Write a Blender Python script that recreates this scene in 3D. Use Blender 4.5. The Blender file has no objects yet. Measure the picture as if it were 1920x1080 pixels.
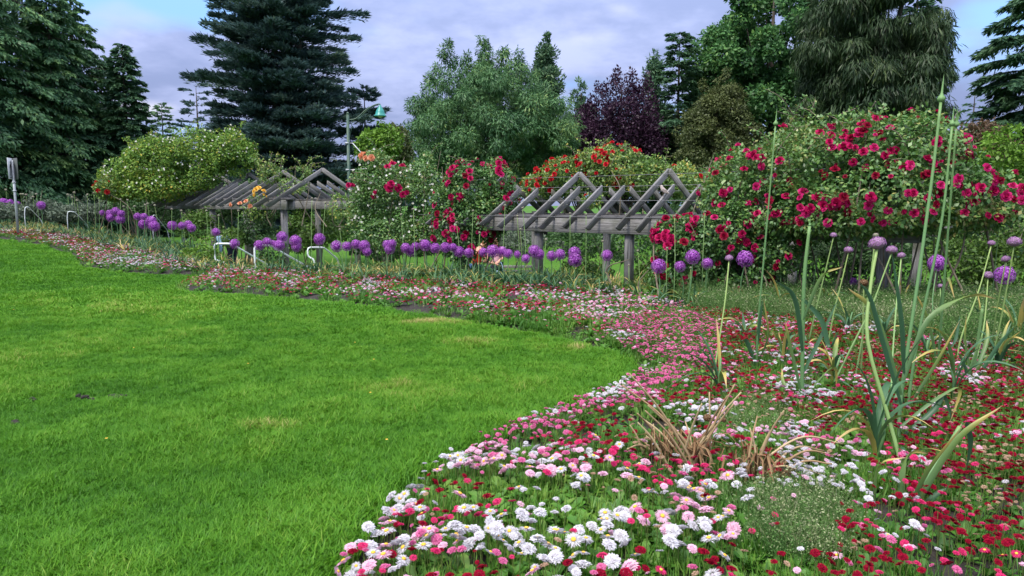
import bpy, math, random
import numpy as np
from mathutils import Vector, Matrix, Euler
from mathutils.geometry import delaunay_2d_cdt

random.seed(7)
RNG = np.random.default_rng(11)
SC = bpy.context.scene
COL = SC.collection
rad = math.radians

# ------------------------------------------------------------------ camera, world, sun, exposure
F = 1297.0                      # focal length in photo pixels (1920 wide)
CAMH, HORIZON = 1.5, 385.0
PITCH = math.atan((540 - HORIZON) / F)
cam = bpy.data.objects.new('camera', bpy.data.cameras.new('camera'))
COL.objects.link(cam)
cam.location = (0, 0, CAMH)
cam.rotation_euler = (math.pi / 2 - PITCH, 0, 0)
cam.data.sensor_width = 36
cam.data.lens = 36 * F / 1920
cam.data.clip_start = 0.05
cam.data.clip_end = 4000
SC.camera = cam

SUN_EL, SUN_AZ = 52, 215        # azimuth clockwise from +Y
world = bpy.data.worlds.new('World')
SC.world = world
world.use_nodes = True


def build_world():
    nt = world.node_tree
    N, L = nt.nodes, nt.links
    N.clear()
    out = N.new('ShaderNodeOutputWorld')
    bg = N.new('ShaderNodeBackground')
    bg.inputs['Strength'].default_value = 0.1
    sky = N.new('ShaderNodeTexSky')
    sky.sky_type = 'NISHITA'
    sky.sun_disc = False
    sky.sun_elevation = rad(SUN_EL)
    sky.sun_rotation = rad(SUN_AZ)
    sky.air_density = 1.0
    tc = N.new('ShaderNodeTexCoord')
    sep = N.new('ShaderNodeSeparateXYZ')
    L.new(tc.outputs['Generated'], sep.inputs[0])

    def m(op, a, b=None, c=None):
        n = N.new('ShaderNodeMath')
        n.operation = op
        for i, v in enumerate((a, b, c)):
            if v is None:
                continue
            if isinstance(v, (int, float)):
                n.inputs[i].default_value = v
            else:
                L.new(v, n.inputs[i])
        return n.outputs[0]
    zp = m('MAXIMUM', sep.outputs[2], 0.0)
    den = m('ADD', zp, 0.22)
    comb = N.new('ShaderNodeCombineXYZ')
    L.new(m('DIVIDE', sep.outputs[0], den), comb.inputs[0])
    L.new(m('DIVIDE', sep.outputs[1], den), comb.inputs[1])

    def noise(scale, detail, off, rough=0.55):
        mp = N.new('ShaderNodeMapping')
        mp.inputs['Location'].default_value = off
        L.new(comb.outputs[0], mp.inputs['Vector'])
        n = N.new('ShaderNodeTexNoise')
        n.inputs['Scale'].default_value = scale
        n.inputs['Detail'].default_value = detail
        n.inputs['Roughness'].default_value = rough
        L.new(mp.outputs[0], n.inputs['Vector'])
        return n.outputs['Fac']

    def ramp(v, a, b, lo=0.0, hi=1.0):
        n = N.new('ShaderNodeMapRange')
        n.interpolation_type = 'SMOOTHSTEP'
        n.inputs[1].default_value = a
        n.inputs[2].default_value = b
        n.inputs[3].default_value = lo
        n.inputs[4].default_value = hi
        L.new(v, n.inputs[0])
        return n.outputs[0]

    def mix(f, a, b):
        n = N.new('ShaderNodeMix')
        n.data_type = 'RGBA'
        if isinstance(f, (int, float)):
            n.inputs[0].default_value = f
        else:
            L.new(f, n.inputs[0])
        for i, v in ((6, a), (7, b)):
            if isinstance(v, tuple):
                n.inputs[i].default_value = (*v, 1)
            else:
                L.new(v, n.inputs[i])
        return n.outputs[2]
    cover = ramp(noise(0.75, 4, (2.3, 0.4, 0)), 0.36, 0.47)
    thick = ramp(noise(1.5, 6, (7.1, 3.2, 0), 0.56), 0.40, 0.62)
    bright = ramp(noise(1.3, 4, (1.7, 9.4, 0), 0.45), 0.62, 0.78)
    cloud = mix(thick, (1.45, 1.8, 3.05), (2.45, 2.8, 4.35))
    cloud = mix(bright, cloud, (4.5, 4.5, 5.1))
    # thicker, greyer cloud overhead
    cloud = mix(ramp(zp, 0.30, 0.75), cloud, (4.6, 4.6, 4.9))
    skyb = mix(0.6, sky.outputs[0], (1.0, 2.3, 5.2))
    colr = mix(cover, skyb, cloud)
    # an overcast dome is brighter towards the zenith than at the horizon
    grad = m('ADD', m('MULTIPLY', m('POWER', zp, 1.0), 2.4), 0.68)
    sc_ = N.new('ShaderNodeVectorMath')
    sc_.operation = 'SCALE'
    L.new(colr, sc_.inputs[0])
    L.new(grad, sc_.inputs['Scale'])
    L.new(sc_.outputs[0], bg.inputs['Color'])
    L.new(bg.outputs[0], out.inputs['Surface'])


build_world()
sun = bpy.data.objects.new('sun', bpy.data.lights.new('sun', 'SUN'))
COL.objects.link(sun)
sun.data.energy = 1.5
sun.data.angle = rad(11)
sun.data.color = (1.0, 0.95, 0.84)
sun.rotation_euler = (rad(90 - SUN_EL), 0, rad(180 - SUN_AZ) + math.pi)
_a, _e = rad(SUN_AZ), rad(SUN_EL)
_d = Vector((-math.sin(_a) * math.cos(_e), -math.cos(_a) * math.cos(_e), -math.sin(_e)))
sun.rotation_euler = _d.to_track_quat('-Z', 'Y').to_euler()
SC.view_settings.view_transform = 'Standard'
SC.view_settings.look = 'None'
SC.view_settings.exposure = 1.2
SC.view_settings.gamma = 1
SC.render.engine = 'CYCLES'
SC.cycles.max_bounces = 6
SC.cycles.diffuse_bounces = 3
SC.cycles.transmission_bounces = 3
SC.cycles.use_denoising = True

# ------------------------------------------------------------------ projection helpers
cp, sp = math.cos(PITCH), math.sin(PITCH)


def ray(px, py):
    a, b = (px - 960) / F, (540 - py) / F
    return np.array((a, cp + b * sp, -sp + b * cp))


def PY(px, py, Y):
    """the point at depth Y (metres ahead) that shows at this pixel"""
    r = ray(px, py)
    t = Y / r[1]
    return np.array((r[0] * t, Y, CAMH + r[2] * t))


def topx(P):
    P = np.asarray(P, float)
    x, y, z = P[..., 0], P[..., 1], P[..., 2] - CAMH
    w = np.maximum(y * cp - z * sp, 1e-3)
    return 960 + F * x / w, 540 - F * (y * sp + z * cp) / w, w


def sstep(a, b, x):
    t = np.clip((np.asarray(x, float) - a) / (b - a), 0, 1)
    return t * t * (3 - 2 * t)


def hplat(x, y):
    """lawn and bed level: rises gently away to the west"""
    return 0.55 * sstep(4, 18, -np.asarray(x, float))


def GH(px, py):
    r = ray(px, py)
    lo = None
    for t in np.geomspace(0.5, 400, 400):
        p = r * t
        if CAMH + p[2] <= hplat(p[0], p[1]):
            hi = t
            lo = t / 1.02
            for _ in range(20):
                mid = (lo + hi) / 2
                p = r * mid
                if CAMH + p[2] <= hplat(p[0], p[1]):
                    hi = mid
                else:
                    lo = mid
            p = r * hi
            return np.array((p[0], p[1], hplat(p[0], p[1])))
    p = r * 400
    return np.array((p[0], p[1], 0))


FRONT_PX = [(-500, 432), (-200, 441), (0, 450), (60, 458), (130, 476), (137, 492), (150, 503), (200, 512), (300, 517), (385, 516),
            (372, 524), (330, 537), (316, 543), (340, 548), (400, 552), (500, 558), (600, 568), (700, 581), (800, 594), (900, 609), (1000, 629),
            (1100, 652), (1160, 670), (1195, 692), (1185, 714), (1130, 745), (1050, 780), (960, 812), (900, 838), (840, 872),
            (790, 900), (745, 930), (712, 960), (690, 1000), (655, 1040), (610, 1085)]
BACK_PX = [(-500, 418), (-200, 422), (0, 428), (130, 434), (200, 450), (350, 474), (400, 500), (480, 508), (600, 511), (750, 518),
           (900, 526), (1050, 534), (1200, 544), (1300, 554), (1450, 564), (1700, 574), (1920, 584), (2400, 600)]
FRONT = [GH(*p)[:2] for p in FRONT_PX] + [np.array(p) for p in ((-0.85, 1.6), (-0.6, 0.2), (0.0, -1.4), (1.0, -4.0))]
BACK = [GH(*p)[:2] for p in BACK_PX]


def smooth_line(pts, it=2):
    pts = [np.array(p, float) for p in pts]
    for _ in range(it):
        q = [pts[0]]
        for a, b in zip(pts, pts[1:]):
            q += [a * 0.75 + b * 0.25, a * 0.25 + b * 0.75]
        q.append(pts[-1])
        pts = q
    return np.array(pts)


FRONT = smooth_line(FRONT)
BACK = smooth_line(BACK)
LAWN = np.vstack([FRONT, [(-45, -4), (-45, FRONT[0][1])]])
BED = np.vstack([FRONT, [(BACK[-1][0], -4)], BACK[::-1]])


def inside(P, poly):
    x, y = P[:, 0], P[:, 1]
    r = np.zeros(len(P), bool)
    x1, y1 = poly[-1]
    for x2, y2 in poly:
        c = ((y2 > y) != (y1 > y)) & (x < (x1 - x2) * (y - y2) / ((y1 - y2) or 1e-9) + x2)
        r ^= c
        x1, y1 = x2, y2
    return r


def dist_line(P, line):
    best = np.full(len(P), 1e9)
    for a, b in zip(line[:-1], line[1:]):
        d = b - a
        t = np.clip(((P - a) @ d) / max(d @ d, 1e-12), 0, 1)
        best = np.minimum(best, np.hypot(*(P - (a + t[:, None] * d)).T))
    return best


PLATEAU = np.vstack([BACK, [(BACK[-1][0] + 30, 6), (60, -30), (-80, -30), (-80, BACK[0][1])]])


def terrain(x, y):
    P = np.stack([np.ravel(np.asarray(x, float)), np.ravel(np.asarray(y, float))], 1)
    ins = inside(P, PLATEAU)
    d = np.where(ins, 0, dist_line(P, BACK))
    lowl = -1.12 + 0.42 * sstep(3.5, 7.0, -P[:, 0])
    far = sstep(27, 46, P[:, 1])
    lowl = lowl * (1 - far) + (-0.35) * far
    k = sstep(0.15, 2.3, d)
    return hplat(P[:, 0], P[:, 1]) * (1 - k) + lowl * k


def terr1(x, y):
    return float(terrain([x], [y])[0])


# ------------------------------------------------------------------ cheap value noise
def vnoise(P, scale, seed=0):
    g = np.random.default_rng(1000 + seed).random((64, 64))
    q = np.asarray(P, float)[:, :2] * scale + 31.7
    i = np.floor(q).astype(int)
    f = q - i
    f = f * f * (3 - 2 * f)
    a, b = i[:, 0] % 64, i[:, 1] % 64
    a1, b1 = (a + 1) % 64, (b + 1) % 64
    return (g[a, b] * (1 - f[:, 0]) * (1 - f[:, 1]) + g[a1, b] * f[:, 0] * (1 - f[:, 1]) + g[a, b1] * (1 - f[:, 0]) * f[:, 1] + g[a1, b1] * f[:, 0] * f[:, 1])


# ------------------------------------------------------------------ materials
def new_mat(name):
    mt = bpy.data.materials.new(name)
    mt.use_nodes = True
    mt.node_tree.nodes.clear()
    return mt, mt.node_tree.nodes, mt.node_tree.links


def mix_node(N, L, f, a, b, blend='MIX'):
    n = N.new('ShaderNodeMix')
    n.data_type = 'RGBA'
    n.blend_type = blend
    for i, v in ((0, f), (6, a), (7, b)):
        if isinstance(v, tuple):
            n.inputs[i].default_value = (*v, 1)
        elif isinstance(v, (int, float)):
            n.inputs[i].default_value = v
        else:
            L.new(v, n.inputs[i])
    return n.outputs[2]


def leaf_mat(name, stops, trans=0.28, gloss=0.10, rough=0.45, inst=False, transcol=None):
    """colour picked leaf by leaf from a ramp by the attribute tint (itint on scattered clumps)"""
    mt, N, L = new_mat(name)
    at = N.new('ShaderNodeAttribute')
    at.attribute_name = 'tint'
    fac = at.outputs['Fac']
    if inst:
        ai = N.new('ShaderNodeAttribute')
        ai.attribute_type = 'INSTANCER'
        ai.attribute_name = 'itint'
        ad = N.new('ShaderNodeMath')
        ad.operation = 'ADD'
        L.new(fac, ad.inputs[0])
        L.new(ai.outputs['Fac'], ad.inputs[1])
        fac = ad.outputs[0]
    cr = N.new('ShaderNodeValToRGB')
    el = cr.color_ramp.elements
    while len(el) < len(stops):
        el.new(0.5)
    for e, (p, c) in zip(el, stops):
        e.position = p
        e.color = (*c, 1)
    L.new(fac, cr.inputs[0])
    col = cr.outputs[0]
    df = N.new('ShaderNodeBsdfDiffuse')
    L.new(col, df.inputs['Color'])
    tr = N.new('ShaderNodeBsdfTranslucent')
    L.new(col, tr.inputs['Color'])
    gl = N.new('ShaderNodeBsdfGlossy')
    gl.inputs['Roughness'].default_value = rough
    gl.inputs['Color'].default_value = (1, 1, 1, 1)
    m1 = N.new('ShaderNodeMixShader')
    m1.inputs[0].default_value = trans
    L.new(df.outputs[0], m1.inputs[1])
    L.new(tr.outputs[0], m1.inputs[2])
    m2 = N.new('ShaderNodeMixShader')
    m2.inputs[0].default_value = gloss * .35
    L.new(m1.outputs[0], m2.inputs[1])
    L.new(gl.outputs[0], m2.inputs[2])
    out = N.new('ShaderNodeOutputMaterial')
    L.new(m2.outputs[0] if gloss > 0 else m1.outputs[0], out.inputs[0])
    return mt


def solid_mat(name, a, b=None, rough=0.7, scale=8.0, stretch=(1, 1, 1), metallic=0.0, bump=0.0, c=None, coord='Object', cscale=2.0):
    mt, N, L = new_mat(name)
    pb = N.new('ShaderNodeBsdfPrincipled')
    pb.inputs['Roughness'].default_value = rough
    pb.inputs['Metallic'].default_value = metallic
    out = N.new('ShaderNodeOutputMaterial')
    L.new(pb.outputs[0], out.inputs[0])
    if b is None:
        pb.inputs['Base Color'].default_value = (*a, 1)
        return mt
    tc = N.new('ShaderNodeTexCoord')
    mp = N.new('ShaderNodeMapping')
    mp.inputs['Scale'].default_value = stretch
    L.new(tc.outputs[coord], mp.inputs['Vector'])
    n = N.new('ShaderNodeTexNoise')
    n.inputs['Scale'].default_value = scale
    n.inputs['Detail'].default_value = 6
    L.new(mp.outputs[0], n.inputs['Vector'])
    rp = N.new('ShaderNodeMapRange')
    rp.inputs[1].default_value = 0.33
    rp.inputs[2].default_value = 0.67
    L.new(n.outputs['Fac'], rp.inputs[0])
    col = mix_node(N, L, rp.outputs[0], a, b)
    if c is not None:
        n2 = N.new('ShaderNodeTexNoise')
        n2.inputs['Scale'].default_value = cscale
        n2.inputs['Detail'].default_value = 5
        L.new(tc.outputs[coord], n2.inputs['Vector'])
        r2 = N.new('ShaderNodeMapRange')
        r2.inputs[1].default_value = 0.52
        r2.inputs[2].default_value = 0.68
        L.new(n2.outputs['Fac'], r2.inputs[0])
        col = mix_node(N, L, r2.outputs[0], col, c)
    L.new(col, pb.inputs['Base Color'])
    if bump:
        bp = N.new('ShaderNodeBump')
        bp.inputs['Strength'].default_value = bump
        bp.inputs['Distance'].default_value = 0.02
        L.new(n.outputs['Fac'], bp.inputs['Height'])
        L.new(bp.outputs[0], pb.inputs['Normal'])
    return mt


# ------------------------------------------------------------------ mesh helpers
class MB:
    """collects quads/tris with a tint per vertex; build() links ONE mesh object"""

    def __init__(s):
        s.v, s.f, s.t, s.n, s.g = [], [], [], 0, None

    def add(s, v, f, tint=0.5):
        v = np.asarray(v, float).reshape(-1, 3)
        s.v.append(v)
        t = np.asarray(tint, float)
        s.t.append(np.full(len(v), float(t)) if t.ndim == 0 else t)
        s.f += [np.asarray(q) + s.n for q in f] if not isinstance(f, np.ndarray) else [f + s.n]
        s.n += len(v)

    def arrays(s):
        return np.vstack(s.v), s.f, np.concatenate(s.t)

    def mesh(s, name, mat, off=None, smooth=False):
        v, fl, t = s.arrays()
        if off is not None:
            v = v - np.asarray(off)
        me = bpy.data.meshes.new(name)
        loops, starts, k = [], [], 0
        for q in fl:
            if q.ndim == 2:
                loops.append(q.ravel())
                starts.append(k + np.arange(len(q)) * q.shape[1])
                k += q.size
            else:
                loops.append(q)
                starts.append(np.array([k]))
                k += len(q)
        loops, starts = np.concatenate(loops).astype(np.int32), np.concatenate(starts).astype(np.int32)
        me.vertices.add(len(v))
        me.vertices.foreach_set('co', v.astype(np.float32).ravel())
        me.loops.add(len(loops))
        me.loops.foreach_set('vertex_index', loops)
        me.polygons.add(len(starts))
        me.polygons.foreach_set('loop_start', starts)
        at = me.attributes.new('tint', 'FLOAT', 'POINT')
        at.data.foreach_set('value', t.astype(np.float32))
        if s.g is not None and len(s.g) == len(v):
            ga = me.attributes.new('grain', 'FLOAT_VECTOR', 'POINT')
            ga.data.foreach_set('vector', np.asarray(s.g, np.float32).ravel())
        if smooth:
            me.polygons.foreach_set('use_smooth', np.ones(len(starts), bool))
        me.materials.append(mat)
        me.update(calc_edges=True)
        me.validate()
        return me

    def build(s, name, mat, parent=None, smooth=False):
        off = np.array(parent.location) if parent else None
        return link(name, s.mesh(name, mat, off, smooth), parent)


def link(name, me, parent=None, loc=None, rot=None, scl=None):
    o = bpy.data.objects.new(name, me)
    COL.objects.link(o)
    if parent:
        o.parent = parent
    if loc is not None:
        o.location = loc
    if rot is not None:
        o.rotation_euler = rot
    if scl is not None:
        o.scale = (scl, scl, scl) if isinstance(scl, (int, float)) else scl
    return o


def thing(name, label, cat, loc=(0, 0, 0), group=None):
    o = bpy.data.objects.new(name, None)
    o.empty_display_size = 0.1
    COL.objects.link(o)
    o.location = [float(c) for c in loc]
    o['label'] = label
    o['category'] = cat
    if group:
        o['group'] = group
    return o


def norm(v):
    return v / np.maximum(np.linalg.norm(v, axis=-1, keepdims=True), 1e-9)


def rnd_dir(n):
    return norm(RNG.normal(size=(n, 3)))


def kites(mb, P, D, Nn, L, W, tint, bend=0.0):
    """leaf or spray shaped quads: base P, along D, facing Nn"""
    n = len(P)
    D = norm(D)
    S = norm(np.cross(D, Nn))
    U = np.cross(S, D)
    L, W = np.broadcast_to(L, n)[:, None], np.broadcast_to(W, n)[:, None]
    mid = P + D * L * 0.5 + U * L * bend
    v = np.stack([P, mid + S * W / 2, P + D * L, mid - S * W / 2], 1).reshape(-1, 3)
    f = np.arange(4 * n).reshape(n, 4)
    mb.add(v, f, np.repeat(np.broadcast_to(tint, n), 4))


def tube(mb, pts, rr, n=8, tint=0.5, cap=True):
    pts = np.asarray(pts, float)
    rr = np.broadcast_to(rr, len(pts))
    tg = np.gradient(pts, axis=0)
    tg = norm(tg)
    ref = np.array((0, 0, 1.0)) if abs(tg[0][2]) < 0.9 else np.array((1.0, 0, 0))
    rings = []
    for i in range(len(pts)):
        a = norm(np.cross(tg[i], ref))
        b = np.cross(tg[i], a)
        ref = -np.cross(tg[i], a) if False else ref
        ang = np.arange(n) * 2 * math.pi / n
        rings.append(pts[i] + rr[i] * (np.cos(ang)[:, None] * a + np.sin(ang)[:, None] * b))
    v = np.vstack(rings)
    i = np.arange(n)
    q = [np.stack([k * n + i, k * n + (i + 1) % n, (k + 1) * n + (i + 1) % n, (k + 1) * n + i], 1) for k in range(len(pts) - 1)]
    q = np.vstack(q)
    m0 = mb.n
    mb.add(v, q, tint)
    if cap:
        mb.f.append(np.arange(n)[::-1] + m0)
        mb.f.append(np.arange(n) + m0 + (len(pts) - 1) * n)


def beam(mb, a, b, w, h, upv=(0, 0, 1), ends=(0, 0)):
    """board from a to b (centre line), width w across, height h along the up side; bevelled long edges"""
    a, b = np.asarray(a, float), np.asarray(b, float)
    d = norm(b - a)
    s = norm(np.cross(d, np.asarray(upv, float)))
    u = np.cross(s, d)
    c = min(w, h) * 0.12
    prof = [(-w / 2 + c, -h / 2), (w / 2 - c, -h / 2), (w / 2, -h / 2 + c), (w / 2, h / 2 - c), (w / 2 - c, h / 2), (-w / 2 + c, h / 2), (-w / 2, h / 2 - c), (-w / 2, -h / 2 + c)]
    v = []
    for k, p in enumerate((a, b)):
        for x, y in prof:
            q = p + s * x + u * y
            if ends[k]:            # lower corner cut back
                q = q + d * (ends[k] * (0.5 - y / h) * (1 if k == 0 else -1))
            v.append(q)
    i = np.arange(8)
    if mb.n == 0:
        r0 = RNG.uniform(0, 50, 3)
        ln = np.linalg.norm(b - a)
        mb.g = [r0 + (k * ln, x, y) for k in (0, 1) for x, y in prof]
    mb.add(v, [np.stack([i, i + 8, (i + 1) % 8 + 8, (i + 1) % 8], 1)], 0.5)
    mb.f.append(np.arange(8) + mb.n - 16)
    mb.f.append(np.arange(8)[::-1] + mb.n - 8)


def lathe(mb, prof, n=20, o=(0, 0, 0), tint=0.5):
    v = [(r * math.cos(a), r * math.sin(a), z) for r, z in prof for a in np.arange(n) * 2 * math.pi / n]
    i = np.arange(n)
    q = [np.stack([k * n + i, k * n + (i + 1) % n, (k + 1) * n + (i + 1) % n, (k + 1) * n + i], 1) for k in range(len(prof) - 1)]
    mb.add(np.array(v) + np.asarray(o), np.vstack(q), tint)


def sphere(mb, c, r, n=10, m=6, tint=0.5, sq=(1, 1, 1)):
    th = np.linspace(0.05, math.pi - 0.05, m)
    v = np.array([(math.sin(t) * math.cos(a), math.sin(t) * math.sin(a), math.cos(t)) for t in th for a in np.arange(n) * 2 * math.pi / n])
    i = np.arange(n)
    q = np.vstack([np.stack([(k + 1) * n + i, (k + 1) * n + (i + 1) % n, k * n + (i + 1) % n, k * n + i], 1) for k in range(m - 1)])
    m0 = mb.n
    mb.add(v * r * np.asarray(sq) + np.asarray(c), q, tint)
    mb.f.append(np.arange(n) + m0)
    mb.f.append(np.arange(n)[::-1] + m0 + (m - 1) * n)


def bez(pts, n=14):
    """smooth curve through control points (Catmull-Rom)"""
    p = np.asarray(pts, float)
    p = np.vstack([2 * p[0] - p[1], p, 2 * p[-1] - p[-2]])
    out = []
    seg = len(p) - 3
    for i in range(seg):
        a, b, c, d = p[i:i + 4]
        for t in np.linspace(0, 1, max(2, n // seg), endpoint=False):
            out.append(0.5 * (2 * b + (c - a) * t + (2 * a - 5 * b + 4 * c - d) * t * t + (3 * b - a - 3 * c + d) * t ** 3))
    out.append(p[-2])
    return np.array(out)


def ribbon(mb, pts, w, side, t0=0.4, t1=0.4, keel=0.25, prof=None):
    pts = np.asarray(pts, float)
    k = len(pts)
    u = np.linspace(0, 1, k)
    ww = w * (prof(u) if prof else np.clip(1.1 - u ** 3 * 1.1, 0.02, 1) * np.clip(0.55 + u * 2, 0, 1))
    tg = norm(np.gradient(pts, axis=0))
    side = np.broadcast_to(np.asarray(side, float), pts.shape)
    s = norm(side - tg * np.sum(side * tg, 1, keepdims=True))
    nn = np.cross(tg, s)
    v = np.stack([pts - s * ww[:, None] / 2, pts - nn * ww[:, None] * keel, pts + s * ww[:, None] / 2], 1).reshape(-1, 3)
    i = np.arange(k - 1) * 3
    q = np.vstack([np.stack([i, i + 1, i + 4, i + 3], 1), np.stack([i + 1, i + 2, i + 5, i + 4], 1)])
    mb.add(v, q, np.repeat(t0 + (t1 - t0) * u ** 2, 3))


# ------------------------------------------------------------------ scatter (stuff only)
def scatter(name, pts, rot, scl, idx, tint, protos, kind='stuff'):
    n = len(pts)
    me = bpy.data.meshes.new(name)
    me.vertices.add(n)
    me.vertices.foreach_set('co', np.asarray(pts, np.float32).ravel())
    for nm, ty, arr, key in (('rot', 'FLOAT_VECTOR', rot, 'vector'), ('scl', 'FLOAT', scl, 'value'), ('idx', 'INT', idx, 'value'), ('itint', 'FLOAT', tint, 'value')):
        a = me.attributes.new(nm, ty, 'POINT')
        a.data.foreach_set(key, np.asarray(arr, np.int32 if ty == 'INT' else np.float32).ravel())
    o = link(name, me)
    o['kind'] = kind
    col = bpy.data.collections.new(name + '_source')
    for i, pm in enumerate(protos):
        col.objects.link(bpy.data.objects.new('%s_source_%02d' % (name, i), pm))
    ng = bpy.data.node_groups.new(name + '_nodes', 'GeometryNodeTree')
    ng.interface.new_socket('Geometry', in_out='INPUT', socket_type='NodeSocketGeometry')
    ng.interface.new_socket('Geometry', in_out='OUTPUT', socket_type='NodeSocketGeometry')
    N, L = ng.nodes, ng.links
    gi, go = N.new('NodeGroupInput'), N.new('NodeGroupOutput')
    ci = N.new('GeometryNodeCollectionInfo')
    ci.inputs['Collection'].default_value = col
    ci.inputs['Separate Children'].default_value = True
    ci.inputs['Reset Children'].default_value = True
    ip = N.new('GeometryNodeInstanceOnPoints')
    ip.inputs['Pick Instance'].default_value = True

    def attr(nm, ty):
        a = N.new('GeometryNodeInputNamedAttribute')
        a.data_type = ty
        a.inputs['Name'].default_value = nm
        return [s for s in a.outputs if s.enabled and s.name == 'Attribute'][0]
    e2r = N.new('FunctionNodeEulerToRotation')
    L.new(attr('rot', 'FLOAT_VECTOR'), e2r.inputs[0])
    L.new(gi.outputs[0], ip.inputs['Points'])
    L.new(ci.outputs[0], ip.inputs['Instance'])
    L.new(attr('idx', 'INT'), ip.inputs['Instance Index'])
    L.new(e2r.outputs[0], ip.inputs['Rotation'])
    L.new(attr('scl', 'FLOAT'), ip.inputs['Scale'])
    L.new(ip.outputs[0], go.inputs[0])
    md = o.modifiers.new('scatter', 'NODES')
    md.node_group = ng
    return o


# ------------------------------------------------------------------ material library
M = {}
M['soil'] = solid_mat('soil', (0.010, 0.008, 0.006), (0.028, 0.021, 0.016), 0.95, 30, bump=1.0, coord='Generated' if False else 'Object')
def wood_mat(name, a, b, dark, green):
    mt, N, L = new_mat(name)
    pb = N.new('ShaderNodeBsdfPrincipled')
    pb.inputs['Roughness'].default_value = 0.85
    out = N.new('ShaderNodeOutputMaterial')
    L.new(pb.outputs[0], out.inputs[0])
    at = N.new('ShaderNodeAttribute')
    at.attribute_name = 'grain'

    def noise(sc, det, lo, hi):
        mp = N.new('ShaderNodeMapping')
        mp.inputs['Scale'].default_value = sc
        L.new(at.outputs['Vector'], mp.inputs['Vector'])
        n = N.new('ShaderNodeTexNoise')
        n.inputs['Scale'].default_value = 1
        n.inputs['Detail'].default_value = det
        L.new(mp.outputs[0], n.inputs['Vector'])
        r = N.new('ShaderNodeMapRange')
        r.inputs[1].default_value, r.inputs[2].default_value = lo, hi
        L.new(n.outputs['Fac'], r.inputs[0])
        return r.outputs[0]
    grain = noise((1.6, 60, 60), 5, .3, .7)
    col = mix_node(N, L, grain, a, b)
    col = mix_node(N, L, noise((2.2, 26, 26), 4, .60, .70), col, dark)      # checks and cracks
    col = mix_node(N, L, noise((3.0, 5, 5), 4, .50, .74), col, green)       # algae and stains
    col = mix_node(N, L, noise((.9, 1.5, 1.5), 3, .35, .7), col, mix_node(N, L, .45, col, dark))
    L.new(col, pb.inputs['Base Color'])
    bp = N.new('ShaderNodeBump')
    bp.inputs['Strength'].default_value = .5
    bp.inputs['Distance'].default_value = .01
    L.new(grain, bp.inputs['Height'])
    L.new(bp.outputs[0], pb.inputs['Normal'])
    return mt


M['wood'] = wood_mat('weathered_wood', (0.125, 0.12, 0.12), (0.30, 0.29, 0.29), (0.035, 0.033, 0.03), (0.10, 0.105, 0.075))
M['wood_dark'] = solid_mat('dark_wood', (0.05, 0.048, 0.05), (0.10, 0.095, 0.10), 0.9, 6, bump=0.3)  # darker timber tone for the cap planks
M['white_metal'] = solid_mat('white_paint', (0.72, 0.76, 0.78), (0.62, 0.66, 0.68), 0.4, 6)
M['lamp_green'] = solid_mat('green_painted_steel', (0.025, 0.07, 0.058), (0.05, 0.095, 0.055), 0.5, 3)
M['teal'] = solid_mat('teal_enamel', (0.008, 0.19, 0.17), (0.012, 0.24, 0.22), 0.35, 3)
M['steel'] = solid_mat('galvanised_steel', (0.33, 0.35, 0.38), (0.42, 0.44, 0.47), 0.5, 5, metallic=0.3)
M['sign_white'] = solid_mat('sign_white', (0.55, 0.57, 0.60))
M['sign_back'] = solid_mat('sign_back', (0.07, 0.08, 0.08))
M['black'] = solid_mat('sign_black', (0.012, 0.012, 0.014))
M['wire'] = solid_mat('wire_steel', (0.16, 0.16, 0.17), None, 0.6)
M['bark'] = solid_mat('bark', (0.035, 0.028, 0.024), (0.085, 0.07, 0.058), 0.95, 10, (1, 1, 0.3), bump=0.8)
M['cane'] = solid_mat('rose_cane', (0.11, 0.085, 0.06), (0.20, 0.17, 0.12), 0.9, 12)
M['concrete'] = solid_mat('concrete', (0.22, 0.21, 0.21), (0.33, 0.32, 0.31), 0.9, 8, bump=0.3)
M['skin'] = solid_mat('skin', (0.55, 0.28, 0.19), None, 0.55)
M['dry'] = leaf_mat('dried_straw', [(0, (0.11, 0.055, 0.026)), (0.5, (0.28, 0.175, 0.09)), (1, (0.46, 0.36, 0.21))], 0.15, 0.03)
M['strap'] = leaf_mat('strap_leaf', [(0, (0.022, 0.075, 0.040)), (0.45, (0.06, 0.15, 0.065)), (0.68, (0.14, 0.22, 0.05)), (0.84, (0.42, 0.34, 0.09)), (1, (0.48, 0.34, 0.17))], 0.22, 0.08)
M['strap_i'] = leaf_mat('strap_leaf_clump', [(0, (0.022, 0.075, 0.040)), (0.45, (0.06, 0.15, 0.065)), (0.68, (0.14, 0.22, 0.05)), (0.84, (0.42, 0.34, 0.09)), (1, (0.48, 0.34, 0.17))], 0.22, 0.06, inst=True)
M['allium_stem'] = leaf_mat('allium_stem', [(0, (0.035, 0.10, 0.05)), (0.5, (0.13, 0.26, 0.10)), (1, (0.36, 0.48, 0.15))], 0.08, 0.06)
M['globe'] = leaf_mat('allium_purple', [(0, (0.17, 0.025, 0.24)), (0.5, (0.42, 0.10, 0.54)), (1, (0.66, 0.29, 0.76))], 0.2, 0.02)
M['open'] = leaf_mat('allium_opening', [(0, (0.20, 0.22, 0.12)), (0.4, (0.36, 0.16, 0.40)), (0.7, (0.46, 0.20, 0.52)), (1, (0.62, 0.40, 0.62))], 0.2, 0.02)
M['seed'] = leaf_mat('allium_button', [(0, (0.20, 0.26, 0.13)), (0.5, (0.34, 0.32, 0.24)), (1, (0.44, 0.30, 0.38))], 0.15, 0.02)
M['petal_white'] = leaf_mat('petal_white', [(0, (0.42, 0.38, 0.41)), (1, (0.66, 0.66, 0.71))], 0.25, 0.0)
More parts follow.
